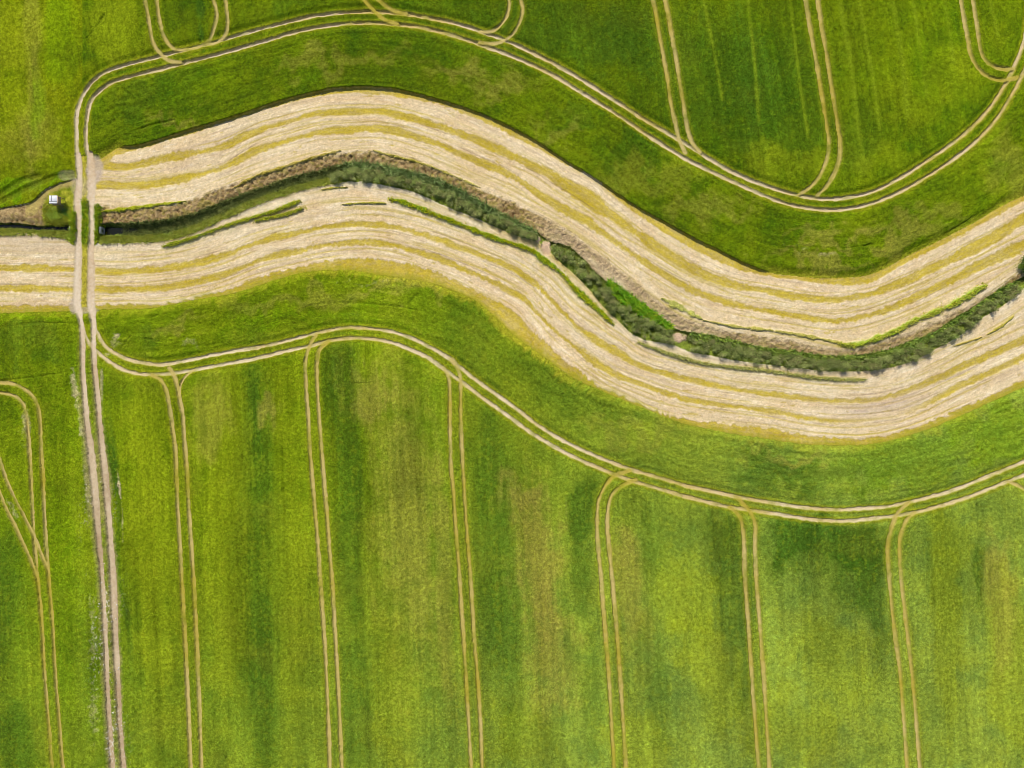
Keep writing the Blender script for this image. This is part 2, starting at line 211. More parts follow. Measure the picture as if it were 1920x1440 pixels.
# raised or sunk grass ledges in the straw bands: points, half width px, height m, colour, shade gap
LEDGE = [
 ([(307,463),(350,451),(400,433),(450,416),(480,407),(525,393),(562,377)], 3.4, .45, lin(120,150,26), "low green grass ledge in the straw, left of the hedge"),
 ([(480,415),(510,408),(537,402),(570,391)], 3.2, .4, lin(140,160,30), "short green grass ledge just below the left grass ledge"),
 ([(600,357),(625,353),(652,352)], 2.4, .3, lin(165,160,50), "small olive grass tuft row below the hedge's left end"),
 ([(640,384),(690,381),(724,382)], 2.2, .35, lin(170,165,50), "thin yellow grass ledge left of the bright green ledge"),
 ([(730,374),(750,378),(780,389),(830,408),(880,428),(930,448),(960,457),(997,470),(1022,490),(1052,512),(1072,535),(1097,560),(1122,582),(1150,609)], 5.0, .55, lin(125,160,14), "long bright green grass ledge below the middle of the hedge"),
 ([(1197,642),(1235,657),(1272,669),(1310,680),(1360,687),(1410,692),(1440,695),(1490,703),(1540,709),(1590,712),(1622,711)], 3.6, .42, lin(135,140,60), "long olive grass ledge below the right hedge"),
 ([(1785,650),(1812,641),(1840,632)], 3.0, .3, lin(178,160,60), "short olive grass patch below the right hedge, lower one"),
 ([(1850,627),(1875,612),(1900,592)], 3.0, .3, lin(178,165,60), "short olive grass patch below the right hedge, near the edge"),
 ([(1575,645),(1600,647),(1640,635),(1680,620),(1705,604),(1740,590),(1775,575),(1800,562),(1825,547),(1845,535)], 6.0, .6, lin(158,184,40), "bright lime green bank above the bare soil at right"),
 ([(1240,560),(1265,572),(1290,585),(1315,598)], 5.5, .35, lin(165,172,50), "yellow green bank above the soil near the pink bare patch"),
 ([(1315,600),(1380,613),(1440,619),(1520,632),(1580,644)], 3.5, .4, lin(170,165,40), "thin yellow green bank along the soil's top edge"),
 ([(700,282),(725,290),(760,298),(800,310),(850,330),(900,352)], 3.2, .25, lin(180,170,60), "thin yellow grass edge above the soil over the hedge"),
 ([(440,352),(480,331),(520,318),(560,305),(600,293),(640,283)], 3.2, .3, lin(172,155,50), "olive grass edge above the soil left of the hedge"),
 ([(190,397),(240,392),(300,384),(350,378)], 3.4, .3, lin(165,170,30), "yellow green grass edge above the soil beside the dirt track"),
]

def pl_dist(shape, xs, ys, r, R):
    """distance (px) from grid points to polyline r, computed only within R; also along-length and point index"""
    D = np.full(shape, 1e3, F)
    h = xs[1] - xs[0]
    S = None
    for i in range(len(r) - 1):
        a, b = r[i, :2], r[i + 1, :2]
        i0 = int(np.floor((min(a[0], b[0]) - R - xs[0]) / h)); i1 = int(np.ceil((max(a[0], b[0]) + R - xs[0]) / h)) + 1
        j0 = int(np.floor((min(a[1], b[1]) - R - ys[0]) / h)); j1 = int(np.ceil((max(a[1], b[1]) + R - ys[0]) / h)) + 1
        i0, j0 = max(i0, 0), max(j0, 0); i1, j1 = min(i1, len(xs)), min(j1, len(ys))
        if i0 >= i1 or j0 >= j1: continue
        X = xs[i0:i1][None, :]; Y = ys[j0:j1][:, None]
        d = b - a; L2 = d @ d + 1e-9
        t = np.clip(((X - a[0]) * d[0] + (Y - a[1]) * d[1]) / L2, 0, 1)
        dd = np.sqrt((X - a[0] - t * d[0]) ** 2 + (Y - a[1] - t * d[1]) ** 2)
        if r.shape[1] > 2: dd = dd / (r[i, 2] + t * (r[i + 1, 2] - r[i, 2]))
        w = D[j0:j1, i0:i1]
        np.minimum(w, dd.astype(F), out=w)
    return D

CLS = ["wheat_n", "head_n", "wheat_w", "head_s", "wheat_s", "wheat_sw", "straw_n", "straw_s", "straw_w", "soil", "soil_w", "ditch", "ditch_w", "track", "verge"]
CI = {n: i for i, n in enumerate(CLS)}

RG = np.random.RandomState(5)
def evaluate(xs, ys, detail=True):
    """xs, ys: photograph-pixel coordinates of grid columns / rows. Returns height (m), albedo, class id."""
    W, Hh = len(xs), len(ys)
    X = np.broadcast_to(xs[None, :], (Hh, W)).astype(F); Y = np.broadcast_to(ys[:, None], (Hh, W)).astype(F)
    mx = X / K; my = Y / K
    sh = (Hh, W)
    row = lambda c: c(xs).astype(F)[None, :]
    mid = N8(xs); th = np.arctan(np.gradient(mid, xs)); th = np.convolve(np.pad(th, 10, 'edge'), np.ones(21) / 21, 'valid')
    S = np.concatenate([[0], np.cumsum(np.hypot(np.diff(xs), np.diff(mid)))])
    sth = np.sin(th).astype(F)[None, :]; cth = np.cos(th).astype(F)[None, :]
    s = (S[None, :] + (Y - mid[None, :]) * sth).astype(F) / K          # metres along the bend
    d = ((Y - mid[None, :]) * cth).astype(F) / K                       # metres across it
    BC = [N0, N1, O1, O2, N6, N8, O3, O4, S6, S7]
    rows_ = [c(xs) for c in BC]; inn = (xs > 300) & (xs < 1800); off = [0.0]
    for a_, b_ in zip(rows_[:-1], rows_[1:]):
        off.append(off[-1] + float(np.mean(((b_ - a_) * np.cos(th))[inn] if inn.any() else 20.0)) / K)
    o5 = off[5]; off = [v - o5 for v in off]
    dv = off[0] + (Y - rows_[0][None].astype(F)) * cth / K
    for i_ in range(len(BC) - 1):
        y0_ = rows_[i_][None].astype(F); y1_ = np.maximum(rows_[i_ + 1], rows_[i_] + 2)[None].astype(F)
        dv = np.where(Y >= y0_, off[i_] + (Y - y0_) / (y1_ - y0_) * (off[i_ + 1] - off[i_]), dv)
    dv = np.where(Y >= rows_[-1][None], off[-1] + (Y - rows_[-1][None].astype(F)) * cth / K, dv)
    d0 = d; d = dv.astype(F)
    # edge jitter
    j1 = fbm(s / .8 + d * .4, d / 3, 4, 1) * 3.4 + vn(s / 6, d / 9, 2) * 1.2
    j2 = fbm(s / .6 - d * .5, d / 2.5, 4, 4) * 3.4 + vn(s / 4.5, d / 9, 5) * 1.2
    fine = fbm(mx / .35, my / .35, 2, 7)
    mpx = F(1.0)
    def dy(c, jit=0): return (Y - row(c)) * cth + jit                  # signed px below curve c

    east = X > TRX(ys)[:, None].astype(F)
    dN0 = dy(N0, j1 * .3); dS7 = dy(S7, j1 * .55)
    dWN = Y - WN(xs)[None, :].astype(F) + j2 * .5

    # ---- crops: colour
    big = fbm(mx / 14, my / 14, 3, 8); med = fbm(mx / 3.2, my / 3.2, 3, 9); sml = fbm(mx / .8, my / .8, 3, 10)
    rowx = mx - (my) * .045                                             # seed rows of the south field
    rown = mx - my * .17
    rS = fbm(rowx / .42, my / 9, 3, 11); rN = fbm(rown / .44, my / 9, 3, 12); rH = fbm(d / .45, s / 6, 3, 13)
    headn = dy(Curve((144,360),(150,180),(200,150),(300,140),(480,90),(642,46),(760,48),(880,77),(960,107),(1080,169),(1210,252),(1310,312),(1440,371),(1540,394),(1590,392),(1690,358),(1752,322),(1815,277),(1860,232),(1890,187),(1920,130)))
    heads = dy(Curve((140,600),(200,673),(250,690),(300,699),(400,687),(530,660),(655,634),(730,641),(805,672),(905,745),(997,812),(1085,861),(1222,912),(1372,951),(1490,969),(1590,976),(1677,966),(1815,931),(1920,891)))
    north = dN0 < 0
    inhN = ss(-2, 2, headn); inhS = 1 - ss(-2, 2, heads)
    n_side = np.where(east, Y < row(O2), Y < 440)
    t1 = np.clip(.5 + .5 * med + .25 * big, 0, 1)[..., None]
    cN = lin(68,98,6) * (1 - t1) + lin(112,128,12) * t1
    cS = lin(90,117,10) * (1 - t1) + lin(132,149,20) * t1
    k = n_side[..., None]
    haze_gl = (ss(500, 1900, X + .55 * (Y - 700)) * .28 + .08 * ss(900, 1440, Y))[..., None]  # lens and haze brightening towards lower right, painted into the south crop colour
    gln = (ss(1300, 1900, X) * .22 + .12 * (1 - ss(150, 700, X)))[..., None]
    C = np.where(k, cN * (1 + gln), cS * (1 + haze_gl) + haze_gl * np.array([.05, .03, .07], F))
    rr = np.where(n_side, rN * (1 - inhN) + rH * inhN, rS * (1 - inhS) + rH * inhS)
    west_n = (~east) & (Y < 420)
    grain = RG.rand(*sh).astype(F) * 2 - 1
    hf = vn(mx / .21, my / .21, 4) * .6 + vn(mx / .34, my / .3, 9) * .5
    cs_ = vn(rowx / 2.6, my / 38, 1) * .55 + vn(rowx / .95, my / 22, 2) * .45; csn = vn(rown / 2.4, my / 30, 3) * .5 + vn(rown / .9, my / 20, 4) * .5
    wvx = mx + 1.2 * med; wvy = my + 1.2 * big
    wind = fbm((wvx + wvy * .55) / .55, (wvy - wvx * .55) / 2.2, 3, 5)
    swirl = fbm(d / .7 + 2.2 * fbm(mx / 3.5, my / 3.5, 2, 2), s / 3.0, 3, 10)
    C = np.where(west_n[..., None], lin(96,120,4) * (1 - t1) + lin(138,144,12) * t1, C)
    # patches with ragged outlines
    wx = X + fbm(mx / 3, my / 14, 3, 5) * 20; wy = Y + fbm(mx / 3, my / 4, 3, 6) * 60
    for (px, py, rx, ry, sk, kd, am) in PATCH:
        Rx = rx * 2.6 + abs(sk) * ry * 2; Ry = ry * 2.4
        a0, a1 = np.searchsorted(xs, [px - Rx, px + Rx]); b0, b1 = np.searchsorted(ys, [py - Ry, py + Ry])
        if a0 >= a1 or b0 >= b1: continue
        sl_ = (slice(b0, b1), slice(a0, a1))
        e = 1.0 if kd != 'w' else .25
        ux = X[sl_] + (wx[sl_] - X[sl_]) * e; uy = Y[sl_] + (wy[sl_] - Y[sl_]) * e
        q = ((ux - px - sk * (uy - py)) / rx) ** 2 + ((uy - py) / ry) ** 2
        m = np.exp(-q * .9) * am
        m = m * (.78 if kd == 'b' else 1)
        if kd == 'w': m = ss(.25, .6, m + .22 * sml[sl_] + .15 * fine[sl_]) * min(1, am * 1.3)
        else: m = np.clip(ss(.12, .70, m / am + .22 * med[sl_] + .14 * rr[sl_] + .10 * sml[sl_]) * am * 1.05, 0, 1)
        m = m[..., None]
        C[sl_] = C[sl_] * (1 - m) + PC[kd] * m
    rrn = rr[..., None]
    cst = np.where(n_side, csn * (1 - inhN) * .8, cs_ * (1 - inhS)) * (~west_n)
    hd = np.where(n_side, inhN, inhS)
    C = C * (1 + .21 * rrn + .05 * sml[..., None] + .08 * fine[..., None] + .14 * hf[..., None] + (.17 * cst + .10 * wind * (1 - hd) + (.13 * swirl + .11 * vn(s / 15, d / .55, 6) + .07 * vn(s / 9, d / .24, 7)) * hd)[..., None] + .24 * grain[..., None])
    bt = (.5 + .5 * np.tanh(3 * (fbm(mx / 9, my / 9, 3, 13) + .5 * cst)))[..., None]
    C = C * (.90 + .22 * bt)
    brn = ss(.1, .6, fbm(mx / 6, my / 6, 3, 1) + .5 * swirl * hd)[..., None] * .13
    C = C * (1 - brn) + np.where(k, lin(120,120,30), lin(150,146,44)) * brn
    # yellow tips / dark gaps
    yl = ss(.15, .7, fbm(mx / .5, my / .5, 2, 14) + .5 * rr)[..., None] * .22
    C = C * (1 - yl) + np.where(k, lin(128,144,16), lin(158,164,30)) * yl
    hcrop = np.where(n_side, .72, .50).astype(F)
    hcrop = np.where(west_n, .38, hcrop)
    fadeN = np.maximum(ss(1420, 1450, X), 1 - ss(215, 245, X)) * n_side * east
    q = (1 - ss(2, 16, -dN0 + j1 * 2)) * fadeN
    hcrop = hcrop * (1 - .92 * (1 - ss(1, 20, -dN0 + j1)) * fadeN)
    C = C * (1 - .6 * q[..., None]) + lin(168,164,44) * .6 * q[..., None]
    for pts, w in LITE:
        w = w * 1.5
        D = pl_dist(sh, xs, ys, extend(smooth_poly(pts), 1, 0), 8)
        m = (np.exp(-(D / w) ** 2) * np.clip(.8 + .5 * med, 0, 1))[..., None] * .62
        C = C * (1 - m) + lin(140,160,30) * m
    rough = fbm(mx / .42, my / .42, 2, 15) * .045 + hf * .045 + sml * .05 + rr * .06 + med * .06 + grain * .04 + wind * .04 * (1 - hd) + swirl * .07 * hd
    H = hcrop + rough
    cls = np.where(n_side, np.where(headn > 0, CI["head_n"], CI["wheat_n"]), np.where(heads < 0, CI["head_s"], CI["wheat_s"])).astype(np.int16)
    cls[west_n] = CI["wheat_w"]; cls[(~east) & (Y > 520)] = CI["wheat_sw"]

    # ---- straw band
    band = ((~north) & (dS7 < 0) & east) | ((~east) & (dWN > 0) & (dS7 < 0))
    st1 = fbm(s / 2.2, d / .28, 3, 0); st2 = fbm((s + d * .8) / .5, d / 1.3, 2, 3); blot = fbm(s / 5, d / 1.2, 3, 6)
    tb = np.clip(.5 + .7 * blot, 0, 1)[..., None]
    P = lin(226,196,148) * (1 - tb) + lin(240,218,174) * tb
    near = np.exp(-(d / 3.2) ** 2)[..., None] * np.clip(.5 + blot, 0, 1)[..., None]
    P = P * (1 - .5 * near) + lin(222,212,182) * .5 * near
    stq = fbm(s / 1.1, d / .22, 3, 8)
    cream = ss(.0, .6, st1 * .5 + stq * .6 + fine * .15)[..., None] * .42
    P = P * (1 - cream) + lin(250,238,210) * cream
    P = P * (1 + .05 * hf + .08 * st1 + .09 * stq + .08 * st2 + .05 * fine + .07 * grain)[..., None]
    ln1 = vn(s / 16, d / .42, 1) * .6 + vn(s / 9, d / .2, 2) * .4; ln2 = vn(s / 20, d / .8, 13)
    P = P * (1 + .09 * ln1[..., None] + .05 * grain[..., None])
    q = (ss(.12, .5, ln1 + .25 * stq) * ss(-.4, .3, ln2))[..., None] * .66
    P = P * (1 - q) + lin(194,172,84) * q
    q = (ss(.2, .5, -ln1 - .2 * stq) * ss(-.3, .4, -ln2))[..., None] * .42
    P = P * (1 - q) + lin(206,180,148) * q
    olt = ss(.2, .6, fbm(s / 2.5, d / .5, 3, 11))[..., None] * .28
    P = P * (1 - olt) + lin(200,184,120) * olt
    fl = ss(.38, .75, st1 * .7 + vn(s / 1.2, d / .15, 9) * .7)[..., None] * .45     # bruised lines
    P = P * (1 - fl) + lin(198,172,138) * fl
    olv = lin(184,160,46) * (1 - tb) + lin(206,182,72) * tb
    olv = olv * (1 + .16 * st1 + .16 * stq + .08 * ln1 + .08 * fine + .10 * grain)[..., None]
    dO1 = np.abs(dy(O1, j1)) ; dO2 = np.abs(dy(O2, j2)); dO3 = np.abs(dy(O3, j1)); dO4 = np.abs(dy(O4, j2))
    wv = .82 + .35 * vn(s / 7, d * 0, 12) + .18 * vn(s / 2, d * 0, 7)
    wN = np.interp(xs, [200, 400, 700, 1000, 1250, 1400, 1920], [6.5, 6, 6.2, 8.5, 11, 8, 7]).astype(F)[None]
    brk = 1.6 * stq + 1.2 * ln1
    m = np.maximum.reduce([(1 - ss(-2.2, 2.2, dO1 - wN * wv * 1.2 + brk)) * east, (1 - ss(-2.2, 2.2, dO2 - 8.0 * wv + brk)) * east,
                           (1 - ss(-2.2, 2.2, dO3 - 6.6 * wv + brk)), (1 - ss(-2.2, 2.2, dO4 - 6.2 * wv + brk)) * (1 - .75 * ss(1540, 1600, X) * (1 - ss(1690, 1760, X)))])
    m = np.maximum(m, (1 - ss(-1.5, 1.5, dy(N1, j2 * 1.2))) * east * (Y < row(O2)))
    m = np.maximum(m, ss(-1.5, 1.5, dy(S6, j2 * 1.5)))
    for c_, of_, hw_, sd_ in ((O1, 17, 1.7, 1), (O1, -12, 1.2, 2), (O2, 17, 1.5, 3), (O2, -13, 1.1, 4), (O3, 13, 1.7, 5), (O3, -18, 1.6, 6), (O3, -28, 1.3, 7), (O4, 12, 1.6, 8), (O4, -12, 1.2, 9), (S6, -7, 1.4, 10)):
        q = (1 - ss(hw_ * .4, hw_ * 1.8, np.abs(dy(c_, j2 * .35) - of_))) * ss(-.25, .35, vn(s / 11, d * 0 + of_, sd_) + .4 * stq) * .62
        m = np.maximum(m, q * (east if c_ in (O1, O2) else 1))
    # scattered olive tufts
    m = np.maximum(m, ss(.48, .62, fbm(s / 1.7, d / .35, 3, 2)) * .7 * (np.abs(d) > 3.4))
    m = np.clip(m * (.90 + .15 * hf + .25 * stq), 0, 1)[..., None]
    B = P * (1 - m) + olv * m
    HB = .10 + .025 * st1 + .02 * st2 + .03 * fine + .010 * grain - .05 * m[..., 0]
    # fine dark wheel lines in the straw
    for c, off in ((O1, 9), (O2, -10), (O2, 7), (O3, 9), (O4, -9), (O4, 8), (O3, -9)):
        dd = np.abs(dy(c, vn(s / 9, d * 0, 3) * 1.5) - off)
        q = (1 - ss(.4, 1.5, dd)) * np.clip(vn(s / 4, d * 0 + off, 8) + .25, 0, 1)
        B = B * (1 - .42 * q[..., None]) + lin(120,96,70) * .42 * q[..., None]
        HB = HB - .05 * q
    # purple trampled stretch in the south-east straw
    q = (np.exp(-((X - 1650) / 110) ** 2) * np.exp(-((dy(O3) - 17) / 17) ** 2) * .6)[..., None] * (.7 + .4 * st1[..., None])
    B = B * (1 - q) + lin(188,164,150) * q
    # ragged yellow-green edge into the south crop
    q = (ss(-12, 0, dS7 + j2 * 2.5))[..., None] * .75
    B = B * (1 - q) + lin(166,162,44) * q
    # west straw is pinker near the ditch
    q = ((~east) & (Y > 436) & (Y < 476 + j1 * 1.4))[..., None] * .5
    B = B * (1 - q) + lin(206,178,140) * q
    C = np.where(band[..., None], B, C); H = np.where(band, HB, H)
    cls = np.where(band, np.where(east, np.where(Y < row(N8), CI["straw_n"], CI["straw_s"]), CI["straw_w"]), cls).astype(np.int16)
    # yellowed crop rim beside the south straw
    q = ((dS7 >= 0) * (1 - ss(2, 16, dS7 + j1 * 3 + j2 * 2)) * (Y > row(N8)) )[..., None] * np.clip(.22 + .3 * vn(s / 20, d * 0, 4)[..., None] + .38 * (ss(520, 620, X) * (1 - ss(1020, 1120, X)))[..., None], .05, .75)
    C = C * (1 - q) + lin(176,168,44) * q
    H = np.where((dS7 >= 0) & (Y > row(N8)), H * ss(-2, 14, dS7 + j1), H)

    # ---- bare soil shelf and ditch (east of the track)
    dN6 = dy(N6, j1 * 1.1); dN7 = dy(N7, j2 * .6); dN8 = dy(N8, j2 * .4)
    clod = fbm(mx / .42, my / .42, 3, 1); clod2 = fbm(s / .7, d / .35, 3, 9)
    sc_ = np.clip(.5 + .6 * clod + .3 * blot, 0, 1)[..., None]
    so_ = (lin(132,104,64) * (1 - sc_) + lin(202,174,122) * sc_) * (1 + .2 * fine + .12 * grain)[..., None]
    pit = ss(.22, .55, -clod + .4 * fine)[..., None] * .62; so_ = so_ * (1 - pit) + lin(96,72,50) * pit
    ol = ss(.0, .45, clod2 + .5 * sml + .3 * med)[..., None] * .5; so_ = so_ * (1 - ol) + lin(166,154,66) * ol
    pal = ss(980, 1060, X)[..., None] * (1 - ss(1300, 1420, X)[..., None])
    so_ = so_ * (1 - .45 * pal) + lin(206,182,146) * .45 * pal
    soil = east & (dN6 > 0) & (dN8 < 0) & (Y > row(O2))
    mat = ss(-1, 9, dN6 + 5 * clod2 + 3 * sml) * (1 - .45 * ss(1000, 1100, X) * np.clip(.5 + blot, 0, 1))
    C = np.where(soil[..., None], C * (1 - mat[..., None]) + so_ * mat[..., None], C)
    drop = ss(0, 1, (dN6 / np.maximum(row(N7) - row(N6), 6)))
    HS = .10 - .35 * drop + (clod * .26 + clod2 * .12 + grain * .04) * mat
    H = np.where(soil, HS, H); cls[soil] = CI["soil"]
    dit = east & (dN7 > 0) & (dN8 < 0) & (Y > row(O2))
    u = np.clip(dN7 / np.maximum((row(N8) - row(N7)) * cth, 4), 0, 1)
    deep = 1.2 - .62 * ss(240, 460, X)
    prof = np.interp(u, [0, .12, .3, .5, .8, 1.0], [-.3, -1.15, -1.35, -1.05, -.25, .05]).astype(F)
    gr = np.clip(.5 + .7 * sml, 0, 1)[..., None]
    gcol = (lin(70,80,34) * (1 - gr) + lin(132,146,58) * gr)
    bm = ss(.0, .5, clod2 + .5 * sml)[..., None] * .45 * (1 - ss(.55, .8, u)[..., None]); gcol = gcol * (1 - bm) + lin(112,96,60) * bm
    gcol = gcol * (1 + .25 * hf + .2 * fine)[..., None]
    gcol = gcol * (1 - .6 * ss(.4, .7, u)[..., None]) + lin(134,150,50) * (.85 + .3 * gr) * .6 * ss(.4, .7, u)[..., None]
    C = np.where(dit[..., None], gcol, C); H = np.where(dit, prof * deep + sml * .16 + hf * .08, H); cls[dit] = CI["ditch"]
    # gaps in the hedge: bare pink soil
    for gx, gy, rx, ry in ((1272, 633, 16, 8), (1024, 463, 9, 14), (1008, 448, 6, 6)):
        q = ((X - gx) / rx) ** 2 + ((Y - gy) / ry) ** 2 + .7 * sml + .4 * fine
        g = (1 - ss(.5, 1.5, q))
        C = C * (1 - g[..., None]) + lin(208,178,146) * g[..., None]; H = H * (1 - g) + (-.25 + .03 * fine) * g

    # ---- ditch and soil west of the track
    aW = (~east) & (X < 142)
    up = Curve((-100,424),(0,417),(40,419),(70,423),(100,421),(140,418)); lo = Curve((-100,442),(0,438),(60,439),(100,440),(140,447))
    st = Curve((-100,396),(0,397),(40,392),(62,384),(78,374),(84,360))
    dU = Y - row(up) + j2 * .5; dL = Y - row(lo) + j2 * .6
    sw = aW & (Y > row(WN)) & (dU < 0)
    bank = ss(76, 86, X + j1)                                            # grassy bank around the hide
    gb = np.clip(.5 + .8 * sml, 0, 1)[..., None]
    bcol = lin(110,126,26) * (1 - gb) + lin(168,166,50) * gb
    q = bank[..., None]
    path = (1 - ss(.4, 1.1, np.abs(pl_dist(sh, xs, ys, smooth_poly([(60,392),(72,374),(84,358),(104,347),(130,338)]), 26)) / 13 + .3 * j2 / 3))[..., None]
    cw = so_ * (1 - q) + bcol * q
    cw = cw * (1 - path) + lin(186,166,96) * path
    C = np.where(sw[..., None], cw, C)
    C = np.where(sw[..., None], C * (1 + .18 * hf + .22 * sml)[..., None], C)
    H = np.where(sw, .05 + clod * .12 * (1 - bank) + bank * sml * .1 - .5 * ss(-14, 0, dU), H); cls[sw] = CI["soil_w"]
    dw = aW & (dU > 0) & (dL < 0)
    u = np.clip(dU / np.maximum(row(lo) - row(up), 5), 0, 1)
    C = np.where(dw[..., None], gcol, C)
    H = np.where(dw, np.interp(u, [0, .15, .3, .6, 1], [-.5, -1.3, -1.3, -.5, .05]).astype(F) + sml * .06, H); cls[dw] = CI["ditch_w"]

    # ---- verge of the track across the band, and the track itself
    tx = TRX(ys)[:, None].astype(F)
    inb = (Y > 292) & (Y < 586 + j1)
    vg = inb & (np.abs(X - tx) < 13 + 14 * ss(366, 400, Y) * (1 - ss(455, 466, Y)) * (X < tx) + 13 * ss(375, 395, Y) * (1 - ss(455, 466, Y)) * (X > tx) + j1 * .7)
    q = np.clip(.5 + .7 * sml, 0, 1)[..., None]
    gg = ss(355, 400, Y) * (1 - ss(450, 475, Y))
    vcol = (lin(178,166,56) * (1 - gg[..., None]) + lin(146,160,30) * gg[..., None]) * (.85 + .3 * q)
    C = np.where(vg[..., None], vcol, C); H = np.where(vg, .08 + .22 * gg + sml * .06 + fine * .03, H); cls[vg] = CI["verge"]
    # pale trampled fans where the track enters the fields
    for gx, gy, rx, ry, am in ((178, 318, 16, 26, .8), (150, 350, 16, 22, .35), (140, 574, 10, 14, .7), (160, 582, 26, 6, .5), (130, 330, 20, 10, .3)):
        q = ((X - gx) / rx) ** 2 + ((Y - gy) / ry) ** 2 + .4 * sml
        g = (1 - ss(.5, 1.4, q)) * am
        C = C * (1 - g[..., None]) + lin(196,176,156) * g[..., None]; H = H * (1 - g) + .03 * g
    # crop strip between the wheels of the main ruts is shorter
    # ---- ledges
    for i, (pts, w, hh, col, lb) in enumerate(LEDGE):
        r = smooth_poly(pts, 4); uu = np.linspace(0, 1, len(r)); wv_ = w * (.82 + .3 * np.sin(np.cumsum(np.ones(len(r))) * .37 + i) * np.sin(uu * 19 + i * 2)) * np.clip(np.minimum(uu, 1 - uu) * len(r) / 5 + .3, .3, 1)
        D = pl_dist(sh, xs, ys, np.column_stack([r, wv_]), w * 2 + 6)
        e = D + vn(s / .5, d * 0, i) * .3 + vn(s / 1.6, d * 0, i + 2) * .34 + fine * .25 + hf * .35
        m = 1 - ss(.5, 1.3, e)
        q = np.exp(-(D / 2.1) ** 2)[..., None] * np.clip(.45 + .4 * sml[..., None], 0, .8) * (.9 if i < 8 else .5)
        C = C * (1 - q) + lin(190,176,90) * q
        mm = (m * (.94 if i not in (9, 10, 11, 12) else .75))[..., None]
        C = C * (1 - mm) + col * (.85 + .25 * (.5 + .5 * sml[..., None])) * mm
        base = np.where(H < 0, H, .1)
        H = np.where(m > .02, np.maximum(H, base + hh * m * (.8 + .3 * sml)), H)
        cls[m > .5] = 100 + i
    # dark furrows
    for pts, w, dep in FUR:
        r = smooth_poly(pts)
        if pts[0][0] < 0 or pts[0][0] == 0: r = extend(r, 1, 0)
        big_ = w > 3
        D = pl_dist(sh, xs, ys, r, w * 2 + 7)
        D = D + (sml * .8 if big_ else (vn(mx / 1.5, my / 1.5, 4) * 1.6 + fine * 1.0 + .3))
        m = (1 - ss(w * .4, w * 1.6 + 1.0, D)) * (dep if big_ else dep * np.clip(.45 + .5 * vn(mx / 2.5, my / 2.5, 9), 0, 1))
        H = H * (1 - m) + (.04) * m
        C = C * (1 - .3 * m[..., None]) + lin(96,100,36) * .3 * m[..., None]
    # wheel ruts
    gapn = None
    tid = np.full(sh, -1, np.int16); best = np.full(sh, 9.0, F)
    for i, (nm, w, stl, lb, lines) in enumerate(TR):
        if stl == 's': w = w * 1.3
        for pts, a, b in lines:
            r = extend(smooth_poly(pts), a, b)
            D = pl_dist(sh, xs, ys, r, 26)
            jn = D + fine * .6 + vn(mx / .8, my / .8, 6) * .8 + vn(mx / 4, my / 4, 3) * (.5 if stl == 'h' else .8)
            m = (1 - ss(w - 1.4, w + 1.5, jn)) * (np.clip(1.05 + .5 * vn(mx / 1.4, my / 1.4, 13) + .3 * sml, .55, 1) if stl == 'h' else np.clip(1.0 + .5 * vn(mx / 1.7, my / 2.5, 13) + .3 * sml, .4, .95))
            var = np.clip(.55 + .6 * vn(mx / 6, my / 6, 11) + .3 * sml, 0, 1)[..., None]
            c1 = (lin(206,182,112), lin(230,210,170)) if stl == 'h' else (lin(184,166,62), lin(206,184,116))
            col = c1[0] * (1 - var) + c1[1] * var
            if stl == 'h' and (nm == 'n_head'):
                col = col * (1 - .3 * ss(0, 1, var)) + lin(212,190,158) * .3 * ss(0, 1, var)
            # yellowed crop shoulder
            q = ((1 - ss(w + 1, w + 8, D + j1 * .8)) * (.34 if stl == 's' else (.8 if nm == 'n_head' else .62)))[..., None]
            q = np.where(band[..., None], 0, q)
            C = C * (1 - q) + (lin(146,148,30) if nm[0] == 'n' else lin(154,154,30)) * (1 + .2 * hf[..., None]) * q
            H = np.where(band, H, H * (1 - .42 * (1 - ss(w + 5, w + 14, D)) * (stl == 'h')))
            C = C * (1 - m[..., None]) + col * m[..., None]
            H = H * (1 - m) + ((0 if stl == 'h' else (.34 if nm[0] == 'n' else .1)) + .03 * fine) * m
            u2 = (D / w < best) & (1 - ss(w - .8, w + 1.0, D) > .45)
            tid[u2] = i; best = np.where(u2, D / w, best)
    cls = np.where(tid >= 0, 200 + tid, cls).astype(np.int16)
    # the dirt track
    for r0 in TRACK:
        r = extend(smooth_poly(r0), 0, 1)
        r = r.copy(); r[:, 2] = np.clip(r[:, 2] * 1.14, 4.6, 9)
        D = pl_dist(sh, xs, ys, r, 30)
        rag = fine * .16 + vn(mx / .8, my / .8, 6) * .14 + vn(mx / 3, my / 3, 7) * .1
        m = 1 - ss(.68, 1.28, D + rag)
        var = np.clip(.5 + .5 * vn(mx / 2, my / 5, 11) + .4 * fine, 0, 1)[..., None]
        lowr = ss(600, 900, Y)[..., None]
        ca = lin(208,178,138) * (1 - lowr) + lin(184,158,122) * lowr
        cb = lin(232,212,180) * (1 - lowr) + lin(218,196,160) * lowr
        edge = ss(.35, .95, D)[..., None]
        col = (ca * (1 - var) + cb * var) * (1 - .12 * edge)
        q = (1 - ss(1.0, 2.5, D + rag * 2.5))[..., None] * .55 * ss(584, 640, Y)[..., None]
        C = C * (1 - q) + (lin(150,146,50) * (1 - lowr) + lin(172,158,96) * lowr) * q
        H = H * (1 - .6 * q[..., 0])
        C = C * (1 - m[..., None]) + col * m[..., None]
        H = H * (1 - m) + (-.03 + .02 * fine) * m
        cls[m > .5] = CI["track"]
    # stones and straw litter beside the lower track
    lit = ss(.44, .62, vn(mx / .22, my / .3, 2) * .6 + vn(mx / 1.3, my / 5, 4) * .4) * .8 * np.exp(-((X - tx + 6) / 22) ** 2) * ss(760, 900, Y)
    C = C * (1 - lit[..., None]) + lin(226,214,190) * lit[..., None]
    return H, np.clip(C, .003, .9), cls

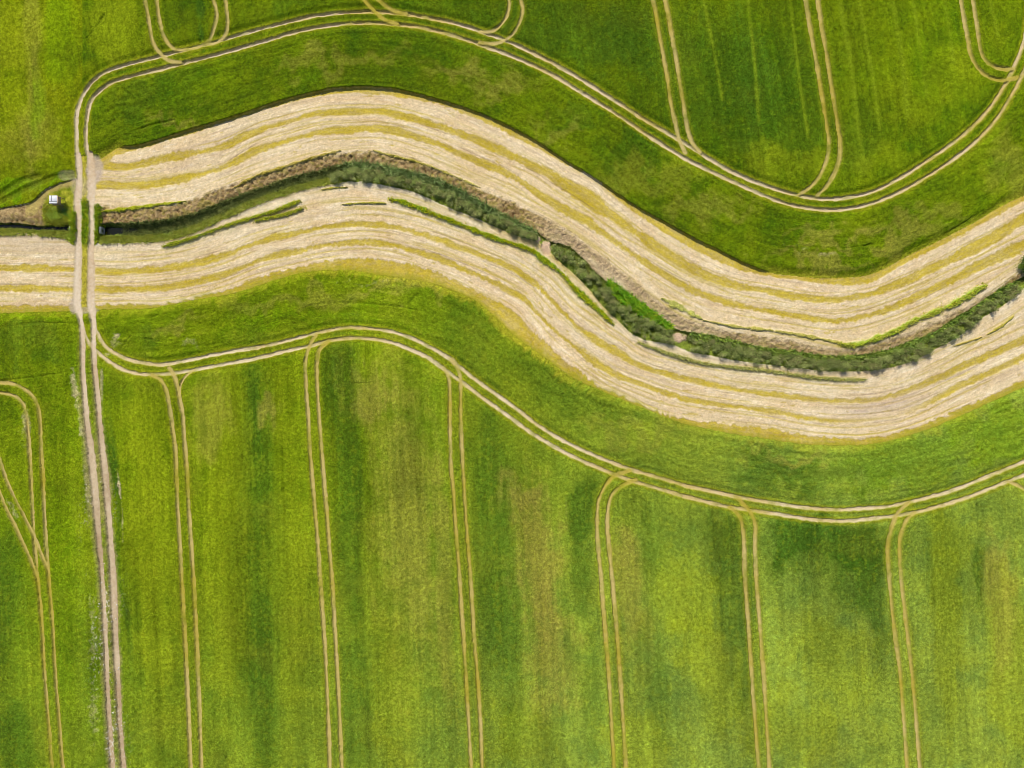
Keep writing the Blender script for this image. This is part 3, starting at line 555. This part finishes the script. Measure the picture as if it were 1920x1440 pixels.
# ------------------------------------------------------------ materials
def surf_mat(name, var=.22, scale=9.0, bump=.35, rough=.9):
    m = bpy.data.materials.new(name); m.use_nodes = True
    nt = m.node_tree; n = nt.nodes; l = nt.links
    b = n["Principled BSDF"]; b.inputs["Roughness"].default_value = rough
    b.inputs["Specular IOR Level"].default_value = .02
    at = n.new("ShaderNodeAttribute"); at.attribute_name = "tone"
    tc = n.new("ShaderNodeTexCoord")
    n1 = n.new("ShaderNodeTexNoise"); n1.inputs["Scale"].default_value = scale; n1.inputs["Detail"].default_value = 3
    n2 = n.new("ShaderNodeTexNoise"); n2.inputs["Scale"].default_value = scale * .27; n2.inputs["Detail"].default_value = 2
    l.new(tc.outputs["Object"], n1.inputs["Vector"]); l.new(tc.outputs["Object"], n2.inputs["Vector"])
    mr = n.new("ShaderNodeMapRange"); mr.inputs[1].default_value = .3; mr.inputs[2].default_value = .7
    mr.inputs[3].default_value = 1 - var; mr.inputs[4].default_value = 1 + var
    l.new(n1.outputs[0], mr.inputs[0])
    mr2 = n.new("ShaderNodeMapRange"); mr2.inputs[1].default_value = .3; mr2.inputs[2].default_value = .7
    mr2.inputs[3].default_value = 1 - var * .5; mr2.inputs[4].default_value = 1 + var * .5
    l.new(n2.outputs[0], mr2.inputs[0])
    mu = n.new("ShaderNodeMath"); mu.operation = 'MULTIPLY'; l.new(mr.outputs[0], mu.inputs[0]); l.new(mr2.outputs[0], mu.inputs[1])
    vm = n.new("ShaderNodeVectorMath"); vm.operation = 'SCALE'
    l.new(at.outputs["Color"], vm.inputs[0]); l.new(mu.outputs[0], vm.inputs["Scale"])
    l.new(vm.outputs[0], b.inputs["Base Color"])
    if bump:
        bp = n.new("ShaderNodeBump"); bp.inputs["Strength"].default_value = bump; bp.inputs["Distance"].default_value = .12
        l.new(n1.outputs[0], bp.inputs["Height"]); l.new(bp.outputs[0], b.inputs["Normal"])
    return m
M_CROP = surf_mat("crop_canopy", .46, 6.5, .7)
M_STRAW = surf_mat("cut_straw", .13, 5.0, .45)
M_SOIL = surf_mat("bare_soil", .22, 6, .8)
M_DIRT = surf_mat("packed_dirt", .10, 10, .3)

def leaf_mat(name, transl=.12):
    m = bpy.data.materials.new(name); m.use_nodes = True
    nt = m.node_tree; n = nt.nodes; l = nt.links; n.clear()
    out = n.new("ShaderNodeOutputMaterial"); at = n.new("ShaderNodeAttribute"); at.attribute_name = "tone"
    tc = n.new("ShaderNodeTexCoord"); nz = n.new("ShaderNodeTexNoise"); nz.inputs["Scale"].default_value = 1.3
    l.new(tc.outputs["Object"], nz.inputs["Vector"])
    mr = n.new("ShaderNodeMapRange"); mr.inputs[1].default_value = .3; mr.inputs[2].default_value = .7; mr.inputs[3].default_value = .8; mr.inputs[4].default_value = 1.2
    l.new(nz.outputs[0], mr.inputs[0])
    vm = n.new("ShaderNodeVectorMath"); vm.operation = 'SCALE'; l.new(at.outputs["Color"], vm.inputs[0]); l.new(mr.outputs[0], vm.inputs["Scale"])
    d = n.new("ShaderNodeBsdfDiffuse"); t = n.new("ShaderNodeBsdfTranslucent"); mx = n.new("ShaderNodeMixShader"); mx.inputs[0].default_value = transl
    l.new(vm.outputs[0], d.inputs[0]); l.new(vm.outputs[0], t.inputs[0]); l.new(d.outputs[0], mx.inputs[1]); l.new(t.outputs[0], mx.inputs[2]); l.new(mx.outputs[0], out.inputs[0])
    return m
M_LEAF = leaf_mat("leaf"); M_BLADE = leaf_mat("grass_blade", .12)
def plain(name, col, rough=.7, metal=0, var=.12, scale=6):
    m = bpy.data.materials.new(name); m.use_nodes = True
    n = m.node_tree.nodes; l = m.node_tree.links; b = n["Principled BSDF"]
    b.inputs["Roughness"].default_value = rough; b.inputs["Metallic"].default_value = metal
    tc = n.new("ShaderNodeTexCoord"); nz = n.new("ShaderNodeTexNoise"); nz.inputs["Scale"].default_value = scale; nz.inputs["Detail"].default_value = 4
    l.new(tc.outputs["Object"], nz.inputs["Vector"])
    cr = n.new("ShaderNodeValToRGB")
    cr.color_ramp.elements[0].position = .3; cr.color_ramp.elements[1].position = .7
    cr.color_ramp.elements[0].color = tuple(c * (1 - var) for c in col) + (1,); cr.color_ramp.elements[1].color = tuple(min(1, c * (1 + var)) for c in col) + (1,)
    l.new(nz.outputs[0], cr.inputs[0]); l.new(cr.outputs[0], b.inputs["Base Color"])
    return m

def raw_mesh(name, V, Fc, tone=None, mat=None, n=4, smooth=False, parent=None):
    me = bpy.data.meshes.new(name)
    nv, nf = len(V), len(Fc)
    me.vertices.add(nv); me.vertices.foreach_set("co", np.ascontiguousarray(V, dtype=F).ravel())
    me.loops.add(nf * n); me.loops.foreach_set("vertex_index", np.ascontiguousarray(Fc, dtype=np.int32).ravel())
    me.polygons.add(nf); me.polygons.foreach_set("loop_start", np.arange(0, nf * n, n, dtype=np.int32))
    if smooth: me.polygons.foreach_set("use_smooth", np.ones(nf, bool))
    me.update(calc_edges=True)
    if tone is not None:
        a = me.attributes.new("tone", 'FLOAT_COLOR', 'POINT')
        c = np.ones((nv, 4), F); c[:, :3] = tone; a.data.foreach_set("color", c.ravel())
    if mat: me.materials.append(mat)
    o = bpy.data.objects.new(name, me); COL.objects.link(o)
    if parent: o.parent = parent
    return o

# ------------------------------------------------------------ the land
STEP = 0.125 * K
xs = np.arange(-110, 2031, STEP); ys = np.arange(-110, 1551, STEP)
H, C, cls = evaluate(xs, ys)
XW = (xs - 960) / K; YW = (720 - ys) / K
V = np.empty((len(ys), len(xs), 3), F)
V[..., 0] = XW[None]; V[..., 1] = YW[:, None]; V[..., 2] = H
V = V.reshape(-1, 3); CC = C.reshape(-1, 3)
w = len(xs)
ii = (np.arange(len(ys) - 1)[:, None] * w + np.arange(w - 1)[None, :]).ravel()
QF = np.stack([ii + w, ii + w + 1, ii + 1, ii], 1)
fc = cls[:-1, :-1].ravel()
def height_at(px, py):
    i = np.clip(((np.asarray(px) - xs[0]) / STEP).astype(int), 0, len(xs) - 1); j = np.clip(((np.asarray(py) - ys[0]) / STEP).astype(int), 0, len(ys) - 1)
    return H[j, i]
def cut(ids, name, mat):
    f = QF[np.isin(fc, ids)]
    if len(f) == 0: return None
    used = np.zeros(len(V), bool); used[f.ravel()] = True
    idx = np.cumsum(used) - 1
    return raw_mesh(name, V[used], idx[f], CC[used], mat)
def land(ids, name, mat, label, cat, kind, group=None):
    o = cut(ids, name, mat)
    if o: tag(o, label, cat, kind, group)
    return o
land([CI["wheat_n"]], "wheat_field", M_CROP, "dark green wheat field at the top, above the curved headland wheel rut", "wheat field", "stuff")
land([CI["head_n"]], "wheat_headland", M_CROP, "curved strip of dark green wheat between the upper rut and the pale straw", "wheat strip", "stuff")
land([CI["wheat_w"]], "wheat_field", M_CROP, "thin yellowish green crop in the top left corner, left of the track", "crop field", "stuff")
land([CI["head_s"]], "wheat_headland", M_CROP, "curved strip of green wheat between the pale straw and the lower rut", "wheat strip", "stuff")
land([CI["wheat_s"]], "wheat_field", M_CROP, "large bright green striped wheat field filling the lower part", "wheat field", "stuff")
land([CI["wheat_sw"]], "wheat_field", M_CROP, "narrow green wheat field along the lower left, left of the track", "wheat field", "stuff")
land([CI["straw_n"]], "cut_straw", M_STRAW, "pale cut straw with olive stripes above the hedge and ditch", "cut straw", "stuff")
land([CI["straw_s"]], "cut_straw", M_STRAW, "pale cut straw with olive stripes below the hedge and ditch", "cut straw", "stuff")
land([CI["straw_w"]], "cut_straw", M_STRAW, "pale striped straw at the left edge, left of the dirt track", "cut straw", "stuff")
land([CI["soil"]], "ground", M_SOIL, "brown cloddy bare soil shelf along the upper side of the hedge", "bare soil", "structure")
land([CI["soil_w"]], "ground", M_SOIL, "brown soil and grassy bank around the white topped hide", "bare soil", "structure")
land([CI["ditch"]], "ditch", M_CROP, "grassy ditch running under the hedge, right of the dirt track", "ditch", "structure")
land([CI["ditch_w"]], "ditch", M_CROP, "short dark ditch at the left edge, left of the dirt track", "ditch", "structure")
land([CI["track"]], "dirt_track", M_DIRT, "pale two wheel dirt track running down the left side", "dirt track", "structure")
land([CI["verge"]], "verge", M_CROP, "green grass strip between and beside the dirt track's wheel lines", "grass verge", "stuff")
for i, (pts, w_, hh, col, lb) in enumerate(LEDGE):
    land([100 + i], "grass_ledge", M_CROP, lb, "grass strip", "stuff", "grass ledges in the straw band")
for i, t in enumerate(TR):
    land([200 + i], "wheel_rut", M_DIRT, t[3], "wheel rut", "structure", "double wheel ruts in the wheat")

# fields beyond the photograph, out to the horizon
xo = np.arange(-3300, 5300, 22.0); yo = np.arange(-3300, 4800, 22.0)
Ho, Co, co = evaluate(xo, yo, False)
Ho = np.clip(Ho, -.1, .5)
Vo = np.empty((len(yo), len(xo), 3), F); Vo[..., 0] = ((xo - 960) / K)[None]; Vo[..., 1] = ((720 - yo) / K)[:, None]; Vo[..., 2] = Ho * .3
w = len(xo); io = (np.arange(len(yo) - 1)[:, None] * w + np.arange(w - 1)[None, :])
keep = ~(((xo[:-1] > xs[0]) & (xo[:-1] + 22 < xs[-1]))[None, :] & ((yo[:-1] > ys[0]) & (yo[:-1] + 22 < ys[-1]))[:, None])
io = io[keep]
Vo[..., 2] -= .12
# tuck the rim of the coarse sheet just under the detailed one
o = raw_mesh("ground", Vo.reshape(-1, 3), np.stack([io + w, io + w + 1, io + 1, io], 1), Co.reshape(-1, 3), M_CROP)
tag(o, "green farmland carrying on beyond the photographed fields", "farmland", "structure")
R = 9000.0
o = raw_mesh("terrain", [(-R, -R, -2.6), (R, -R, -2.6), (R, R, -2.6), (-R, R, -2.6)], [(0, 1, 2, 3)], np.tile(lin(96,122,34), (4, 1)), M_CROP)
tag(o, "flat green countryside reaching the horizon", "countryside", "structure")

# ------------------------------------------------------------ water in the ditch mouths
M_WATER = bpy.data.materials.new("ditch_water"); M_WATER.use_nodes = True
b = M_WATER.node_tree.nodes["Principled BSDF"]; b.inputs["Base Color"].default_value = (.008, .009, .006, 1); b.inputs["Roughness"].default_value = .2; b.inputs["Specular IOR Level"].default_value = .25
nz = M_WATER.node_tree.nodes.new("ShaderNodeTexNoise"); nz.inputs["Scale"].default_value = 3
bp = M_WATER.node_tree.nodes.new("ShaderNodeBump"); bp.inputs["Strength"].default_value = .1
M_WATER.node_tree.links.new(nz.outputs[0], bp.inputs["Height"]); M_WATER.node_tree.links.new(bp.outputs[0], b.inputs["Normal"])
def water(pts, z, label):
    n = len(pts)
    Vw = [((x - 960) / K, (720 - y) / K, z) for x, y0, y1 in pts for y in (y0, y1)]
    Fw = [(2 * i + 1, 2 * i + 3, 2 * i + 2, 2 * i) for i in range(n - 1)]
    tag(raw_mesh("water", Vw, Fw, None, M_WATER), label, "water", "structure")
water([(186,423,440),(210,424,439),(232,424,436),(250,426,433)], -1.22, "dark still water in the ditch mouth right of the dirt track")
water([(-60,418,434),(0,417,433),(40,420,434),(70,423,436),(100,421,436),(138,419,440)], -1.0, "dark still water in the ditch left of the dirt track")

# ------------------------------------------------------------ grass blades and leaves
RS = np.random.RandomState(11)
def blades(name, px, py, h0, h1, wd, cols, label, cat, lean=.5, base=None, kind="stuff", group=None, clump=4):
    """clumps of bent grass blades standing on the land"""
    keep_ = vn(np.asarray(px) / 13., np.asarray(py) / 9., 5) * .6 + vn(np.asarray(px) / 5., np.asarray(py) / 5., 6) * .5 + RS.normal(0, .35, len(px)) > -.35
    px = np.asarray(px)[keep_]; py = np.asarray(py)[keep_]
    cc_ = np.array(cols, F)[RS.randint(0, len(cols), len(px))] * RS.uniform(.75, 1.7, (len(px), 1)) * np.array([1.18, 1.0, 1.25])
    cc_ = np.repeat(cc_, clump, 0)
    n = len(px); px = np.repeat(px, clump) + RS.normal(0, 1.4, n * clump); py = np.repeat(py, clump) + RS.normal(0, 1.4, n * clump)
    n = len(px); z = height_at(px, py) - .03
    x = (px - 960) / K; y = (720 - py) / K
    h = RS.uniform(h0, h1, n); a = RS.uniform(0, 2 * np.pi, n); t = RS.uniform(0, 2 * np.pi, n); L = h * lean * RS.uniform(.6, 2.4, n)
    wx = np.cos(a) * wd * RS.uniform(.6, 1.3, n); wy = np.sin(a) * wd * RS.uniform(.6, 1.3, n)
    lx = np.cos(t) * L; ly = np.sin(t) * L
    P = np.empty((n, 5, 3), F)
    P[:, 0] = np.stack([x - wx, y - wy, z], 1); P[:, 1] = np.stack([x + wx, y + wy, z], 1)
    P[:, 2] = np.stack([x + wx * .8 + lx * .4, y + wy * .8 + ly * .4, z + h * .62], 1); P[:, 3] = np.stack([x - wx * .8 + lx * .4, y - wy * .8 + ly * .4, z + h * .62], 1)
    P[:, 4] = np.stack([x + lx, y + ly, z + h], 1)
    b = np.arange(n)[:, None] * 5
    T = np.concatenate([b + [0, 1, 2], b + [0, 2, 3], b + [3, 2, 4]])
    c = np.minimum(cc_ * RS.uniform(1.2, 2.1, (n, 1)), .55)
    o = raw_mesh(name, P.reshape(-1, 3), T, np.repeat(c, 5, 0), M_BLADE, 3)
    if label: tag(o, label, cat, kind, group)
    return o
def between(c0, c1, x0, x1, n, a=0., b=1.):
    px = RS.uniform(x0, x1, n); u = RS.uniform(a, b, n)
    return px, c0(px) * (1 - u) + c1(px) * u
G_LONG = [lin(134,152,50), lin(158,168,60), lin(106,130,40), lin(166,172,64)]
G_DARK = [lin(96,112,52), lin(118,130,62), lin(78,96,44)]
px, py = between(N7, N8, 188, 640, 6500, .66, 1.0)
blades("long_grass", px, py, .25, .6, .05, G_LONG, "long bright green grass on the lower ditch bank, left of the hedge", "long grass")
px, py = between(N7, N8, 225, 640, 4400, .0, .62)
blades("long_grass", px, py, .25, .6, .05, G_DARK, "darker grass inside the ditch left of the hedge", "long grass")
px, py = between(N7, N8, 640, 1005, 1700, .0, .38)
blades("long_grass", px, py, .5, 1.2, .06, [lin(112,140,70), lin(98,128,58), lin(126,146,80)], "long fresh green grass along the upper side of the hedge's left half", "long grass")
px, py = between(N7, N8, 1140, 1260, 1300, -.12, .25)
blades("long_grass", px, py, .4, .9, .06, [lin(104,170,30), lin(130,184,30), lin(90,150,30)], "vivid green grass wedge on the hedge beside the pink bare patch", "long grass")
px, py = between(N7, N8, 1295, 1905, 2600, .02, .32)
blades("long_grass", px, py, .4, .9, .06, [lin(108,138,48), lin(122,148,52), lin(92,122,48)], "long green grass along the upper side of the right hedge", "long grass")
up = Curve((-100,424),(0,417),(40,419),(70,423),(100,421),(140,418)); lo = Curve((-100,444),(0,440),(60,441),(100,442),(140,449))
px, py = between(up, lo, -30, 138, 2400, .5, 1.05)
blades("long_grass", px, py, .25, .55, .05, G_LONG, "long grass on the lower ditch bank at the left edge", "long grass")
a_ = RS.uniform(0, 6.28, 1500); r_ = RS.uniform(0, 1, 1500) ** .5; px = 108 + 27 * r_ * np.cos(a_); py = 398 + 24 * r_ * np.sin(a_)
k = ~((px > 90) & (px < 128) & (py < 384))
blades("long_grass", px[k], py[k], .2, .5, .05, [lin(150,158,40), lin(120,146,36), lin(176,172,60)], "yellow green rough grass on the bank below the white topped hide", "rough grass")
px = np.concatenate([RS.uniform(156, 166, 260), RS.uniform(128, 142, 450), RS.uniform(179, 190, 250)]); py = np.concatenate([RS.uniform(375, 456, 260), RS.uniform(398, 452, 450), RS.uniform(385, 456, 250)])
blades("long_grass", px, py, .2, .5, .05, [lin(120,156,24), lin(150,168,36), lin(96,136,26)], "bright green grass tufts on and beside the track over the ditch", "grass tufts")
for i in (0, 1, 4, 5, 8):
    pts, wd, hh, col, lb = LEDGE[i]
    r = smooth_poly(pts); n = int(len(r) * 26)
    q = r[RS.randint(0, len(r), n)]
    ofs = RS.normal(0, wd * .5, (n, 2))
    col = np.minimum(col * np.array([2.1, 1.8, 1.8]), .55)
    blades("grass_tufts", q[:, 0] + ofs[:, 0] + RS.uniform(-3, 3, n), q[:, 1] + ofs[:, 1], .12, .35, .04, [col, col * 1.15, col * .85], "loose grass blades growing on the " + lb[:60].split(",")[0], "grass tufts", clump=3)

def leaf_cloud(centres, radii, per, size, cols):
    """leaf quads spread through lumpy clumps; centres (m), radii (rx,ry,rz)"""
    Ps, Cs = [], []
    for c, r in zip(centres, radii):
        n = int(per * r[0] * r[1] * 3.6) + 12
        v = RS.normal(0, 1, (n, 3)); v /= np.linalg.norm(v, axis=1)[:, None]
        rad = np.clip(.30 + np.abs(RS.normal(0, .42, n)), 0, 1.7)
        p = np.array(c) + v * rad[:, None] * np.array(r)
        p[:, 2] = np.maximum(p[:, 2], c[2] - r[2] * .75)
        Ps.append(p); Cs.append((.5 * np.array(cols, F)[RS.randint(0, len(cols))] + .5 * np.array(cols, F)[RS.randint(0, len(cols), n)]) * RS.uniform(.85, 2.1, (n, 1)) * RS.uniform(.7, 1.15))
    p = np.vstack(Ps); c = np.vstack(Cs); n = len(p)
    a = RS.uniform(0, 2 * np.pi, n); tl = RS.uniform(-.6, .6, n); tw = RS.uniform(-.6, .6, n)
    sx = size * RS.uniform(.6, 1.4, n); sy = sx * RS.uniform(.35, .7, n)
    e1 = np.stack([np.cos(a) * np.cos(tl), np.sin(a) * np.cos(tl), np.sin(tl)], 1) * sx[:, None]
    e2 = np.stack([-np.sin(a) * np.cos(tw), np.cos(a) * np.cos(tw), np.sin(tw)], 1) * sy[:, None]
    Q = np.stack([p - e1, p - e2, p + e1, p + e2], 1).reshape(-1, 3)
    return Q, np.arange(n * 4).reshape(-1, 4), np.repeat(c, 4, 0)
M_BARK = plain("twig_bark", (.10, .075, .05), .9)
def stems(pts):
    """woody frame: one low runner along the ground with tapering uprights growing out of it, one mesh"""
    V_, F_ = [], []
    pts = sorted(pts); m = len(pts)
    for (x, y, z, *_r) in pts:
        for j in range(5):
            V_.append((x + .05 * math.sin(j * 1.2566), y + .05 * math.cos(j * 1.2566), z + .03 * math.cos(j * 2.5)))
    for i in range(m - 1):
        for j in range(5):
            F_.append((i * 5 + j, i * 5 + (j + 1) % 5, i * 5 + 5 + (j + 1) % 5, i * 5 + 5 + j))
    for i, (x, y, z, tx_, ty_, tz_, r) in enumerate(pts):
        base = i * 5
        for t, rr in ((.6, r * .7), (1.0, r * .3)):
            k = len(V_)
            for j in range(5):
                V_.append((x * (1 - t) + tx_ * t + rr * math.sin(j * 1.2566), y * (1 - t) + ty_ * t + rr * math.cos(j * 1.2566), z * (1 - t) + tz_ * t))
            for j in range(5):
                F_.append((base + j, base + (j + 1) % 5, k + (j + 1) % 5, k + j))
            base = k
    return V_, F_
HEDGE_COLS = [lin(126,134,74), lin(104,114,58), lin(148,154,88), lin(86,96,48), lin(138,130,84), lin(122,142,62)]
def hedge(name, x0, x1, label, cat="hedge", a=.42, b=.92, hmax=2.3, c0=N7, c1=N8, cols=HEDGE_COLS, group="hedge pieces along the ditch", dens=1.0):
    xm = (x0 + x1) / 2; ym = float((c0(xm) * (1 - .7) + c1(xm) * .7))
    root = bpy.data.objects.new(name, None); COL.objects.link(root)
    root.location = ((xm - 960) / K, (720 - ym) / K, 0); tag(root, label, cat, None, group)
    ox, oy = root.location.x, root.location.y
    cs, rs, st = [], [], []
    L = x1 - x0
    n = max(3, int(L / 7 * dens))
    for i in range(n):
        for _ in range(5):
            px = x0 + (i + RS.uniform(0, 1)) * L / n; u = RS.uniform(a, b)
            wdt = max(6., abs(float(c1(px) - c0(px))) * (b - a)) / K
            py = float(c0(px) * (1 - u) + c1(px) * u)
            r = (.2 + .75 * RS.rand() ** 2.2) * min(1.0, wdt / 1.9 + .4)
            e = min(1.0, (px - x0) / 9 + .55, (x1 - px) / 9 + .55)
            hz = RS.uniform(.45, 1.0) * hmax * e * (1 - .2 * abs(2 * (u - a) / (b - a) - 1) ** 3)
            z0 = float(height_at(px, py))
            x = (px - 960) / K - ox; y = (720 - py) / K - oy
            cs.append((x, y, max(z0, -.6) + hz * .55)); rs.append((r, r * RS.uniform(.7, 1.), hz * .5 + .15))
            if _ == 0: st.append((x, y, z0 - .05, x + RS.uniform(-.3, .3), y + RS.uniform(-.3, .3), max(z0, -.6) + hz * .9, .05))
    Q, Fq, c = leaf_cloud(cs, rs, 190, .075, cols)
    raw_mesh("foliage", Q, Fq, c, M_LEAF, parent=root)
    Vs, Fs = stems(st); raw_mesh("branches", Vs, Fs, None, M_BARK, parent=root)
    return root
hedge("hedge", 622, 888, "longest left hedge piece, grey green, starting at the hedge's left end")
hedge("hedge", 888, 922, "small round hedge clump between the long left piece and its dark neighbour", b=.95)
hedge("hedge", 918, 1008, "dark hedge piece ending at the first bare gap", hmax=2.5)
hedge("hedge", 1036, 1128, "olive hedge piece starting just after the first bare gap", a=.18)
hedge("hedge", 1126, 1258, "wide hedge piece with vivid grass, ending at the pink bare patch", a=.28, hmax=2.5)
hedge("hedge", 1294, 1542, "hedge piece starting right of the pink bare patch", a=.3)
hedge("hedge", 1548, 1752, "hedge piece along the bottom of the right bend", a=.28)
hedge("hedge", 1752, 1908, "rising hedge piece below the lime green bank near the right edge", a=.25, b=.92)
cE0 = Curve((1890,492),(1960,460)); cE1 = Curve((1890,532),(1960,500))
hedge("bush", 1908, 1950, "tall dark bush cut off by the right edge", "bush", .15, .75, 2.6, cE0, cE1, [lin(84,110,40), lin(110,130,40), lin(60,86,36)], None)
cB0 = Curve((60,384),(130,384)); cB1 = Curve((60,410),(130,410))
hedge("bush", 92, 116, "small yellow green bush on the bank below the white topped hide", "bush", .3, 1.0, .6, cB0, cB1, [lin(128,150,44), lin(150,160,60), lin(100,130,36)], None, 1.3)
hedge("bush", 112, 130, "small dark green bush beside the hide's ladder foot", "bush", .35, 1.0, .55, cB0, cB1, [lin(84,118,40), lin(104,132,50)], None, 1.2)

# ------------------------------------------------------------ white topped hide with ladder
def box(bx, c, s, rz=0, tilt=None):
    """append a box: centre, full size"""
    V_, F_ = bx; k = len(V_)
    for dx in (-.5, .5):
        for dy_ in (-.5, .5):
            for dz in (-.5, .5):
                p = Vector((dx * s[0], dy_ * s[1], dz * s[2]))
                if tilt is not None: p = tilt @ p
                q = math.cos(rz) * p.x - math.sin(rz) * p.y, math.sin(rz) * p.x + math.cos(rz) * p.y
                V_.append((c[0] + q[0], c[1] + q[1], c[2] + p.z))
    F_ += [(k, k + 1, k + 3, k + 2), (k + 4, k + 6, k + 7, k + 5), (k, k + 4, k + 5, k + 1), (k + 2, k + 3, k + 7, k + 6), (k, k + 2, k + 6, k + 4), (k + 1, k + 5, k + 7, k + 3)]
def part(name, bx, mat, parent):
    o = raw_mesh(name, bx[0], bx[1], None, mat, parent=parent)
    bv = o.modifiers.new("edge", 'BEVEL'); bv.width = .008; bv.segments = 1
    return o
M_WHITE = plain("white_sheet", (.62, .62, .63), .6, 0, .12, 2); M_WOOD = plain("weathered_wood", (.27, .20, .13), .85); M_DARK = plain("dark_joint", (.10, .10, .12), .7)
M_CONC = plain("concrete", (.44, .42, .39), .9, 0, .2)
hz = 2.05; hx, hy = (99.5 - 960) / K * (1 - hz / ALT), (720 - 374) / K * (1 - hz / ALT)
g0 = float(height_at(hx * K + 960, 720 - hy * K))
root = bpy.data.objects.new("observation_hide", None); COL.objects.link(root); root.location = (hx, hy, g0)
tag(root, "small raised wooden hide with a white panelled top beside the dirt track", "hide")
rf = ([], [])
for (cx, cy, sx, sy) in ((-.46, .17, .40, .98), (.22, .17, .90, .98), (.0, -.51, 1.34, .30)):
    box(rf, (cx, cy, hz - g0), (sx, sy, .04))
rfo = part("roof", rf, M_WHITE, root)
j = ([], []); box(j, (-.245, .17, hz - g0 + .01), (.07, 1.0, .05)); box(j, (0, -.34, hz - g0 + .012), (1.36, .07, .05)); part("roof_joint", j, M_DARK, rfo)
e = ([], []); box(e, (.73, .02, hz - g0 - .06), (.1, 1.25, .10)); part("side_board", e, plain("tan_board", (.50, .36, .24), .8), root)
for sx in (-1, 1):
    for sy in (-1, 1):
        p = ([], []); box(p, (sx * .6, sy * .6, (hz - g0) / 2 - .05), (.09, .09, hz - g0 - .08)); part("post", p, M_WOOD, root)
p = ([], []); box(p, (0, .02, 1.0), (1.3, 1.3, .05)); part("floor", p, M_WOOD, root)
for (cx, cy, sx, sy) in ((-.64, 0, .03, 1.2), (.64, 0, .03, 1.2), (0, .64, 1.2, .03)):
    p = ([], []); box(p, (cx, cy, 1.28), (sx, sy, .5)); part("wall_panel", p, M_WOOD, root)
lad = bpy.data.objects.new("ladder", None); COL.objects.link(lad); lad.parent = root
top = Vector((.15, -.68, 1.05)); bot = Vector((1.1, -1.75, .0)); dv = (bot - top); L = dv.length
side = Vector((-dv.y, dv.x, 0)).normalized() * .2
q = dv.to_track_quat('X', 'Z').to_matrix()
for sgn in (-1, 1):
    p = ([], []); box(p, tuple((top + bot) / 2 + side * sgn), (L, .05, .07), 0, q); part("rail", p, M_WOOD, lad)
for i in range(5):
    p = ([], []); box(p, tuple(top + dv * (i + .5) / 5), (.04, .4, .04), 0, q); part("rung", p, M_WOOD, lad)

# concrete headwalls of the culvert under the track
def headwall(px, py, face, label):
    r = bpy.data.objects.new("culvert_headwall", None); COL.objects.link(r)
    r.location = ((px - 960) / K, (720 - py) / K, 0); tag(r, label, "culvert", None, "culvert ends under the track")
    b_ = ([], [])
    Wd, Hd, T, rad = 1.15, 1.4, .22, .34
    # wall with a round opening: ring of quads on both faces
    n = 24; V_, F_ = [], []
    for sx in (-T / 2, T / 2):
        for k in range(n):
            a = 2 * math.pi * k / n; ca, sa = math.cos(a), math.sin(a)
            V_.append((sx, rad * ca, -.85 + rad * sa))
        for k in range(n):
            a = 2 * math.pi * k / n; ca, sa = math.cos(a), math.sin(a); m = max(abs(ca) / (Wd / 2), abs(sa) / (Hd / 2))
            V_.append((sx, ca / m, -.62 + sa / m))
    for k in range(n):
        k2 = (k + 1) % n
        F_ += [(k, k2, n + k2, n + k), (2 * n + k, 3 * n + k, 3 * n + k2, 2 * n + k2), (k, 2 * n + k, 2 * n + k2, k2), (n + k, n + k2, 3 * n + k2, 3 * n + k)]
    raw_mesh("wall", V_, F_, None, M_CONC, parent=r)
    V_, F_ = [], []
    for x in (0, -face * 1.2):
        for rr in (rad - .01, rad - .06):
            for k in range(n):
                a = 2 * math.pi * k / n; V_.append((x + face * .02, rr * math.cos(a), -.85 + rr * math.sin(a)))
    for k in range(n):
        k2 = (k + 1) % n
        F_ += [(k, k2, 2 * n + k2, 2 * n + k), (n + k, 3 * n + k, 3 * n + k2, n + k2), (k, n + k, n + k2, k2)]
    raw_mesh("pipe", V_, F_, None, plain("pipe_concrete", (.2, .19, .18), .9), parent=r)
headwall(187, 431, 1, "pale concrete culvert end right of the dirt track, at the ditch mouth")
headwall(131, 430, -1, "pale concrete culvert end left of the dirt track, facing the left ditch")

# stones beside the lower track
M_STONE = plain("pale_stone", (.55, .52, .46), .85, 0, .15, 3)
def stone(px, py, s, k):
    V_, F_ = [], []
    n1, n2 = 7, 5
    rs = np.random.RandomState(k)
    for i in range(n2):
        ph = math.pi * (i + .5) / n2 - math.pi / 2
        for j_ in range(n1):
            a = 2 * math.pi * j_ / n1; rr = s * rs.uniform(.75, 1.2)
            V_.append((rr * math.cos(ph) * math.cos(a), rr * .8 * math.cos(ph) * math.sin(a), rr * .6 * math.sin(ph) + s * .3))
    for i in range(n2 - 1):
        for j_ in range(n1):
            F_.append((i * n1 + j_, i * n1 + (j_ + 1) % n1, (i + 1) * n1 + (j_ + 1) % n1, (i + 1) * n1 + j_))
    o = raw_mesh("stone", V_, F_, None, M_STONE)
    me = o.data
    import bmesh
    bm = bmesh.new(); bm.from_mesh(me); bmesh.ops.holes_fill(bm, edges=[e_ for e_ in bm.edges if e_.is_boundary], sides=0); bm.to_mesh(me); bm.free()
    o.location = ((px - 960) / K, (720 - py) / K, float(height_at(px, py)) - s * .1)
    tag(o, "small pale stone lying beside the lower part of the dirt track", "stone", None, "pale stones beside the track")
for k in range(26):
    py = RS.uniform(1120, 1420); tx = float(TRX(np.array([py]))[0])
    stone(tx + RS.choice([-14, -1, -1, 13]) + RS.normal(0, 3.5), py, RS.uniform(.08, .16), k)
